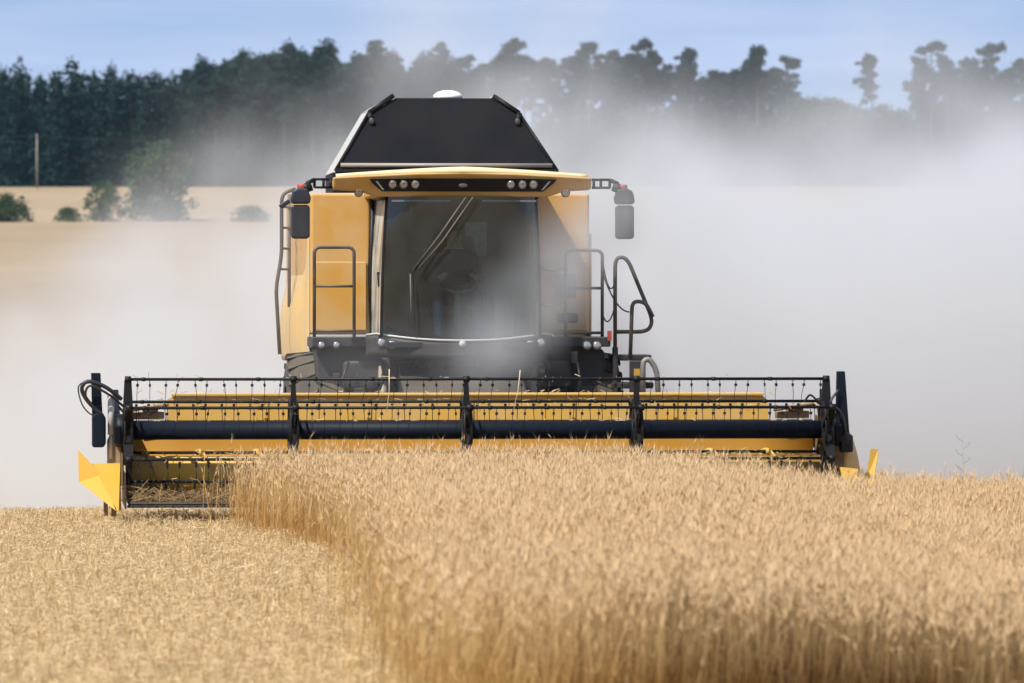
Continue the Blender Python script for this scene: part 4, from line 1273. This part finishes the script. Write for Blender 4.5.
for kind, px, py, d, lab in sky_trees:
    H = tree_h(px, py, d)
    if kind == 'sp': place('sp', mk_sp, 6, px, d, H, 17.0, lab, 'tree', 'trees of the wood')
    elif kind == 'pi': place('pi', mk_pi, 6, px, d, H, 18.0, lab, 'tree', 'trees of the wood')
    else: place('op', mk_op, 7, px, d, H, 18.0, lab, 'tree', 'trees of the wood')
def skyline(px):
    return float(np.interp(px, [-150, 0, 60, 130, 180, 230, 290, 330, 400, 470, 520, 590, 640, 700, 760, 790, 800, 850, 900, 930, 1024, 1180],
                               [56, 60, 60, 64, 66, 56, 48, 45, 48, 46, 42, 47, 42, 50, 50, 60, 98, 98, 84, 48, 48, 50]))
# dense dark wood on the left
for row, (d, dx, step) in enumerate(((800, 0, 16), (806, 8, 16), (813, 3, 17), (822, 11, 18))):
    px = -130 + dx
    while px < 335:
        top = skyline(px) + random.uniform(1, 14) + (5 if row == 0 else 0)
        dd = d + random.uniform(-2, 2); H = tree_h(px, top, dd)
        if px < 205 + random.uniform(-25, 25):
            place('sp', mk_sp, 6, px, dd, H, 17.0, 'dark spruce packed in the dense left part of the wood', 'tree', 'spruces of the dense wood')
        else:
            place('pi', mk_pi, 6, px, dd, H, 18.0, 'dark pine with tall bare stem in the wood behind the combine', 'tree', 'pines behind the combine')
        px += step * random.uniform(0.75, 1.25)
# lighter pine stand in the middle and on the right
for row, (d, step) in enumerate(((802, 24), (810, 27), (818, 28), (827, 28))):
    px = 330 + row * 9
    while px < 1190:
        top = skyline(px) + random.uniform(3, 28)
        dd = d + random.uniform(-2.5, 2.5)
        if 798 < px < 915:
            px += 12; continue
        H = tree_h(px, top, dd)
        if px < 470: place('pi', mk_pi, 6, px, dd, H, 18.0, 'dark pine with tall bare stem in the wood behind the combine', 'tree', 'pines behind the combine')
        elif px < 800: place('op', mk_op, 7, px, dd, H, 18.0, 'slender pine with open crown in the stand right of the combine', 'tree', 'pines right of the combine')
        else: place('op', mk_op, 7, px, dd, H, 18.0, 'slender hazy pine in the stand right of the gap', 'tree', 'pines right of the gap')
        px += step * random.uniform(0.7, 1.3)
# the wood runs on beyond both edges of the picture
def wood_beyond():
    g = np.random.default_rng(77)
    src = [o for o in bpy.data.objects if o.name.startswith('crown') and o.parent and o.parent.name.startswith('spruce_tree')]
    src = list({o.data.name: o for o in src}.values())[:4]
    V, Fc, Cl = [], [], []; off = 0
    for o in src: pass
    for k in range(90):
        me = src[k % len(src)].data
        nv = len(me.vertices); co = np.empty(nv * 3, np.float32); me.vertices.foreach_get('co', co); co = co.reshape(-1, 3)
        nf = len(me.polygons); fi = np.empty(nf * 4, np.int32); me.loops.foreach_get('vertex_index', fi)
        cc = np.empty(nv * 4, np.float32); me.color_attributes['tint'].data.foreach_get('color', cc)
        sd_ = -1 if k < 45 else 1
        x = sd_ * (88 if sd_ < 0 else 96) + sd_ * (k % 45) * 2.0; d = 800 + g.uniform(0, 22)
        a = g.uniform(0, 6.28); s_ = g.uniform(0.9, 1.15)
        rot = np.array([[math.cos(a), -math.sin(a), 0], [math.sin(a), math.cos(a), 0], [0, 0, 1]])
        V.append((co * s_) @ rot.T + np.array([x, d, float(ground_z(x, d))])); Fc.append(fi + off); Cl.append(cc.reshape(-1, 4)[:, :3]); off += nv
    me = fast_mesh('distant_wood', np.concatenate(V), np.concatenate(Fc), 4, np.concatenate(Cl)); me.materials.append(M['leaf'])
    tag(link(bpy.data.objects.new('distant_wood', me)), 'dark wood running on beyond both ends of the tree line', 'wood', kind='stuff')
wood_beyond()
# lower growth beneath the pines
for row, (d, step, tp) in enumerate(((799, 24, 128), (812, 20, 106), (826, 20, 99))):
    px = 205 + row * 7
    while px < 1190:
        top = tp + random.uniform(-9, 16) - (0 if px > 560 else -12)
        if 800 < px < 850: top = min(top, 98 + random.uniform(-8, 8))
        dd = d + random.uniform(-2, 2); H = tree_h(px, top, dd)
        place('us', mk_us, 6, px, dd, H, 8.0, 'low broadleaf tree filling in under the pines at the wood edge', 'tree', 'low trees under the pines')
        px += step * random.uniform(0.7, 1.3)

# bushes along the field boundary
def bush(px, d, H, W, label, seed, n, cat='bush', col=(0.045, 0.085, 0.028), name='bush'):
    o = broadleaf(seed, H, W, n, name, col, 0.04)
    x = (px - 512) * d / FPX
    o.location = (x, d, float(ground_z(x, d)) - 0.15)
    tag(o, label, cat)
bush(7, 602, 3.0, 2.5, 'dark rounded bush at the left edge of the field boundary', 501, 4000, col=(0.030, 0.058, 0.022))
bush(68, 603, 1.6, 1.4, 'small low bush half lost in dust beside the dark rounded one', 502, 2000)
bush(103, 604, 4.4, 2.0, 'narrow dusty bush touching the left of the big field tree', 503, 3500)
bush(160, 606, 8.3, 4.1, 'big green field tree wrapped in dust in front of the wood', 504, 9000, 'tree', (0.050, 0.090, 0.040), 'broadleaf_tree')
bush(250, 603, 1.7, 2.0, 'low pale bush veiled by dust left of the combine', 505, 2500)
# electric pole with wires
px_, d_ = 37, 785.0
x_ = (px_ - 512) * d_ / FPX; z_ = float(ground_z(x_, d_))
pole = MB().tube([(0, 0, -0.3), (0, 0, 7.2)], [0.13, 0.09], 10).build('utility_pole', M['wood'])
pole.location = (x_, d_, z_)
tag(pole, 'grey wooden utility pole standing before the dark wood', 'utility pole')
mb = MB(); mb.box(-0.05, 0.05, -0.9, 0.9, 6.75, 6.87); mb.build('crossarm', M['wood'], pole)
for q in (-0.8, 0.0, 0.8):
    a = Vector((x_, d_ + q, z_ + 7.0)); b = a + Vector((60, 6, -0.4)); c = a + Vector((-60, -6, 0.4))
    for e in (b,):
        pts = [c.lerp(a, t / 10) - Vector((0, 0, 1.0 * 4 * (t / 10) * (1 - t / 10))) for t in range(11)] + [a.lerp(e, t / 10) - Vector((0, 0, 1.0 * 4 * (t / 10) * (1 - t / 10))) for t in range(1, 11)]
        MBw = MB().tube([p - Vector((x_, d_, z_)) for p in pts], 0.010, 4)
        MBw.build('wire', M['hose'], pole)

# ------------------------------------------------------------------ dust and haze
def vol_mat(name, col, dens, aniso=0.0):
    m, nt, out = new_mat(name)
    pv = N(nt, 'ShaderNodeVolumePrincipled')
    pv.inputs['Color'].default_value = (*col, 1)
    pv.inputs['Density'].default_value = dens
    pv.inputs['Anisotropy'].default_value = aniso
    nt.links.new(pv.outputs[0], out.inputs['Volume'])
    return m

def build_dust():
    me = bpy.data.meshes.new('dust_cloud')
    lo, hi = (-24.0, 57.6, -2.2), (30.0, 112.0, 9.5)
    o = bpy.data.objects.new('dust_cloud', me); link(o)
    tag(o, 'pale dust cloud rolling behind and right of the combine', 'dust', kind='stuff')
    mat = vol_mat('field_dust', (0.757, 0.775, 0.793), 1.0, 0.0)
    me.materials.append(mat)
    ng = bpy.data.node_groups.new('dust_density', 'GeometryNodeTree')
    ng.interface.new_socket('Geometry', in_out='INPUT', socket_type='NodeSocketGeometry')
    ng.interface.new_socket('Geometry', in_out='OUTPUT', socket_type='NodeSocketGeometry')
    nd = ng.nodes; lk = ng.links.new
    go = nd.new('NodeGroupOutput')
    def new(t, **kw):
        n = nd.new(t)
        for k, v in kw.items(): setattr(n, k, v)
        return n
    def math_(op, a, b=None, c=None, clamp=False):
        n = new('ShaderNodeMath', operation=op, use_clamp=clamp)
        for s, v in zip(n.inputs, (a, b, c)):
            if v is None: continue
            if hasattr(v, 'is_linked'): lk(v, s)
            else: s.default_value = v
        return n.outputs[0]
    def mr(v, a, b, c=0.0, d=1.0, smooth=True):
        n = new('ShaderNodeMapRange', interpolation_type='SMOOTHSTEP' if smooth else 'LINEAR')
        lk(v, n.inputs[0])
        for i, q in enumerate((a, b, c, d)):
            if hasattr(q, 'is_linked'): lk(q, n.inputs[i + 1])
            else: n.inputs[i + 1].default_value = q
        return n.outputs[0]
    def curve(v, pts, x0, x1, ymax):
        t = mr(v, x0, x1, 0, 1, False)
        n = new('ShaderNodeFloatCurve'); lk(t, n.inputs['Value'])
        cm = n.mapping; c = cm.curves[0]
        P = [((x - x0) / (x1 - x0), y / ymax) for x, y in pts]
        c.points[0].location = P[0]; c.points[1].location = P[-1]
        for p in P[1:-1]: c.points.new(*p)
        cm.update()
        return math_('MULTIPLY', n.outputs[0], ymax)
    pos = new('GeometryNodeInputPosition')
    sep = new('ShaderNodeSeparateXYZ'); lk(pos.outputs[0], sep.inputs[0])
    X, Y, Z = sep.outputs
    def nz(scale, detail, sc=(1, 1, 1), off=(0, 0, 0)):
        mp = new('ShaderNodeVectorMath', operation='MULTIPLY_ADD'); lk(pos.outputs[0], mp.inputs[0])
        mp.inputs[1].default_value = sc; mp.inputs[2].default_value = off
        n = new('ShaderNodeTexNoise'); n.inputs['Scale'].default_value = scale; n.inputs['Detail'].default_value = detail
        n.inputs['Roughness'].default_value = 0.55
        lk(mp.outputs[0], n.inputs['Vector'])
        return n.outputs[0]
    n_big = nz(0.26, 2, (1, 0.30, 1.0), (3.1, 0, 1.7))
    n_mid = nz(0.62, 4, (1, 0.16, 0.85), (7, 2, 4))
    # screen-left to right position seen from afar: width grows with distance
    xs = math_('DIVIDE', math_('MULTIPLY', X, 75.0), Y)
    top = curve(xs, [(-20, 1.6), (-10, 2.3), (-6.5, 2.9), (-5.3, 3.7), (-4.0, 4.6), (-2.2, 5.0), (-0.6, 5.4), (1.2, 5.0), (3.2, 4.7), (6.2, 4.9), (12, 4.9), (26, 4.0)], -24, 30, 8.0)
    zz = math_('ADD', Z, math_('MULTIPLY_ADD', n_big, -4.6, 2.3))
    zz = math_('ADD', zz, math_('MULTIPLY_ADD', n_mid, -3.6, 1.8))
    lowz = math_('MULTIPLY', top, curve(xs, [(-20, 0.10), (-7, 0.14), (-5.4, 0.26), (-4.3, 0.42), (-3, 0.45), (0, 0.34), (3, 0.50), (8, 0.50), (26, 0.45)], -24, 30, 1.0))
    prof = mr(zz, top, lowz, 0.0, 1.0)
    prof = math_('POWER', prof, 1.4)
    # a body of dust hugging the ground
    low = mr(Z, 2.6, -0.5, 0.0, 1.0)
    # ragged thin veils above the main body
    n_v = nz(0.62, 5, (1, 0.14, 0.75), (11, 4, 8))
    veil = mr(zz, math_('ADD', top, 2.4), math_('MULTIPLY', top, 0.7), 0.0, 1.0)
    veil = math_('MULTIPLY', veil, mr(n_v, 0.44, 0.66, 0.0, 0.070))
    veil = math_('MULTIPLY', veil, curve(xs, [(-20, 0), (-5, 0.0), (-3, 0.15), (-1.8, 0.55), (-0.7, 1.0), (0.8, 0.9), (2.2, 0.50), (6, 0.60), (26, 0.5)], -24, 30, 1.2))
    ampx = curve(xs, [(-20, 0.05), (-7, 0.052), (-4.5, 0.070), (-3, 0.072), (0, 0.085), (2.5, 0.105), (5, 0.11), (26, 0.10)], -24, 30, 0.3)
    body = math_('MULTIPLY', math_('MULTIPLY_ADD', low, 0.35, prof), ampx)
    solid = math_('MULTIPLY', mr(Z, math_('MULTIPLY', top, 0.95), math_('MULTIPLY', top, 0.55)), mr(xs, -3.0, 1.5))
    body = math_('MULTIPLY', body, mr(n_mid, 0.32, 0.66, math_('MULTIPLY_ADD', solid, 0.60, 0.15), math_('MULTIPLY_ADD', solid, -0.25, 1.75)))
    # evenly settled haze of dust on the lee side, thinning upwards
    soft = math_('MULTIPLY', math_('MULTIPLY', mr(Z, 5.4, 2.0), mr(xs, 0.2, 2.6)), math_('MULTIPLY_ADD', n_mid, 0.05, 0.012))
    body = math_('ADD', math_('ADD', body, soft), veil)
    # starts behind the header on the left, behind the cab elsewhere; ends far behind
    st = mr(Y, 59.6, 64.5)
    en = mr(Y, 108.0, 86.0)
    body = math_('MULTIPLY', math_('MULTIPLY', body, st), en)
    # thin wisps drifting across the cab front
    n_w = nz(1.1, 4, (1, 1, 1), (1, 5, 9))
    wy = math_('MULTIPLY', mr(Y, 57.9, 58.5), mr(Y, 61.0, 60.0))
    # a band rising from above the header, left of centre, to the right side of the roof
    u = math_('ADD', math_('MULTIPLY', math_('SUBTRACT', X, 0.0), 0.74), math_('MULTIPLY', math_('SUBTRACT', Z, 2.0), -0.67))
    band = math_('MULTIPLY', mr(math_('ABSOLUTE', math_('ADD', u, -0.08)), 0.62, 0.05), math_('MULTIPLY', mr(Z, 1.1, 1.5), mr(Z, 3.6, 2.7)))
    band = math_('MULTIPLY', band, math_('MULTIPLY', mr(X, -0.9, 0.1), mr(X, 1.55, 1.05)))
    band = math_('MULTIPLY', band, math_('MAXIMUM', mr(X, 0.95, 0.72), mr(Z, 2.3, 2.65)))
    skirt = math_('MULTIPLY', math_('MULTIPLY', mr(X, -2.6, -1.2), mr(X, 0.5, -0.3)), math_('MULTIPLY', mr(Z, 0.8, 1.2), mr(Z, 2.1, 1.4)))
    w = math_('ADD', math_('MULTIPLY', band, 1.0), math_('MULTIPLY', skirt, 0.15))
    w = math_('MULTIPLY', w, mr(n_w, 0.34, 0.66, 0.08, 0.75))
    w = math_('MULTIPLY', w, wy)
    w = math_('MULTIPLY', w, WISP)
    dens = math_('MAXIMUM', math_('ADD', math_('MULTIPLY', body, DUST_K), w), 0.0)
    edge = math_('MULTIPLY', mr(Z, 9.4, 8.0), math_('MULTIPLY', mr(X, -23.5, -18), mr(X, 29.5, 23)))
    dens = math_('MULTIPLY', dens, edge)
    vc = new('GeometryNodeVolumeCube')
    lk(dens, vc.inputs['Density'])
    vc.inputs['Min'].default_value = lo; vc.inputs['Max'].default_value = hi
    for nm, v in (('Resolution X', 216), ('Resolution Y', 136), ('Resolution Z', 58)):
        vc.inputs[nm].default_value = v
    sm = new('GeometryNodeSetMaterial'); sm.inputs['Material'].default_value = mat
    lk(vc.outputs[0], sm.inputs[0]); lk(sm.outputs[0], go.inputs[0])
    md = o.modifiers.new('density', 'NODES'); md.node_group = ng
    return o
DUST_K = 1.0; WISP = 1.25
build_dust()

HAZE = True
if HAZE:
    hz = MB().box(-420, 420, -120, 1250, -8, 60).build('haze', vol_mat('summer_air', (0.40, 0.75, 1.0), 0.00004, 0.2))
    tag(hz, 'thin blue summer haze in the air over the fields', 'haze', kind='stuff')

# ------------------------------------------------------------------ sky, sun, camera
SUN_EL, SUN_AZ = R(52), R(-138)       # azimuth clockwise from +Y (view direction); negative = left
w = bpy.data.worlds.new('World'); scene.world = w; w.use_nodes = True
nt = w.node_tree; nt.nodes.clear()
out = nt.nodes.new('ShaderNodeOutputWorld'); bg = nt.nodes.new('ShaderNodeBackground')
sky = nt.nodes.new('ShaderNodeTexSky'); sky.sky_type = 'NISHITA'; sky.sun_disc = False
sky.sun_elevation = SUN_EL; sky.sun_rotation = SUN_AZ
sky.air_density = 1.0; sky.dust_density = 0.6; sky.ozone_density = 2.0
tc = nt.nodes.new('ShaderNodeTexCoord')
# the clear blue of the higher sky reaches down to the tree line, with streaks of thin cloud
sp = nt.nodes.new('ShaderNodeSeparateXYZ'); nt.links.new(tc.outputs['Generated'], sp.inputs[0])
ma = N(nt, 'ShaderNodeMath', operation='MULTIPLY_ADD', i_1=0.9, i_2=0.24); nt.links.new(sp.outputs[2], ma.inputs[0])
cb = nt.nodes.new('ShaderNodeCombineXYZ')
nt.links.new(sp.outputs[0], cb.inputs[0]); nt.links.new(sp.outputs[1], cb.inputs[1]); nt.links.new(ma.outputs[0], cb.inputs[2])
nt.links.new(cb.outputs[0], sky.inputs[0])
mp = nt.nodes.new('ShaderNodeMapping'); mp.inputs['Scale'].default_value = (1.0, 1.0, 9.0); nt.links.new(tc.outputs['Generated'], mp.inputs[0])
nz = noise(nt, mp.outputs[0], 7.0, 5, 0.55)
cl = N(nt, 'ShaderNodeMapRange', i_1=0.35, i_2=0.80, i_3=0.10, i_4=0.50); nt.links.new(nz, cl.inputs[0])
c = mixrgb(nt, cl.outputs[0], sky.outputs[0], (6.6, 6.6, 8.1, 1))
nt.links.new(c, bg.inputs[0]); bg.inputs[1].default_value = 0.10
nt.links.new(bg.outputs[0], out.inputs[0])

sd = bpy.data.lights.new('sun', 'SUN'); sd.energy = 3.9; sd.angle = R(0.5); sd.color = (1.0, 0.95, 0.87)
so = link(bpy.data.objects.new('sun', sd))
dirv = Vector((math.sin(SUN_AZ) * math.cos(SUN_EL), math.cos(SUN_AZ) * math.cos(SUN_EL), math.sin(SUN_EL)))
so.rotation_euler = (-dirv).to_track_quat('-Z', 'Y').to_euler()
so.location = (-30, -20, 40)

cd = bpy.data.cameras.new('camera'); cam = link(bpy.data.objects.new('camera', cd))
cd.sensor_width = 36.0; cd.lens = FPX / 1024 * 36.0
cam.location = (0, 0, CAM_H)
pitch = math.atan((341.5 - 307) / FPX)
cam.rotation_euler = (R(90) - pitch, 0, 0)
cd.clip_start = 0.5; cd.clip_end = 12000
cd.dof.use_dof = True; cd.dof.focus_distance = 60.0; cd.dof.aperture_fstop = 4.8
scene.camera = cam

scene.render.engine = 'CYCLES'
cy = scene.cycles
cy.max_bounces = 8; cy.diffuse_bounces = 3; cy.glossy_bounces = 3; cy.transmission_bounces = 6
cy.transparent_max_bounces = 8; cy.volume_bounces = 4
cy.volume_step_rate = 2.0; cy.volume_max_steps = 96
cy.use_denoising = True
cy.use_adaptive_sampling = True; cy.adaptive_threshold = 0.02
scene.view_settings.view_transform = 'Standard'
scene.view_settings.look = 'None'
scene.view_settings.exposure = 0.68
scene.view_settings.gamma = 1.0
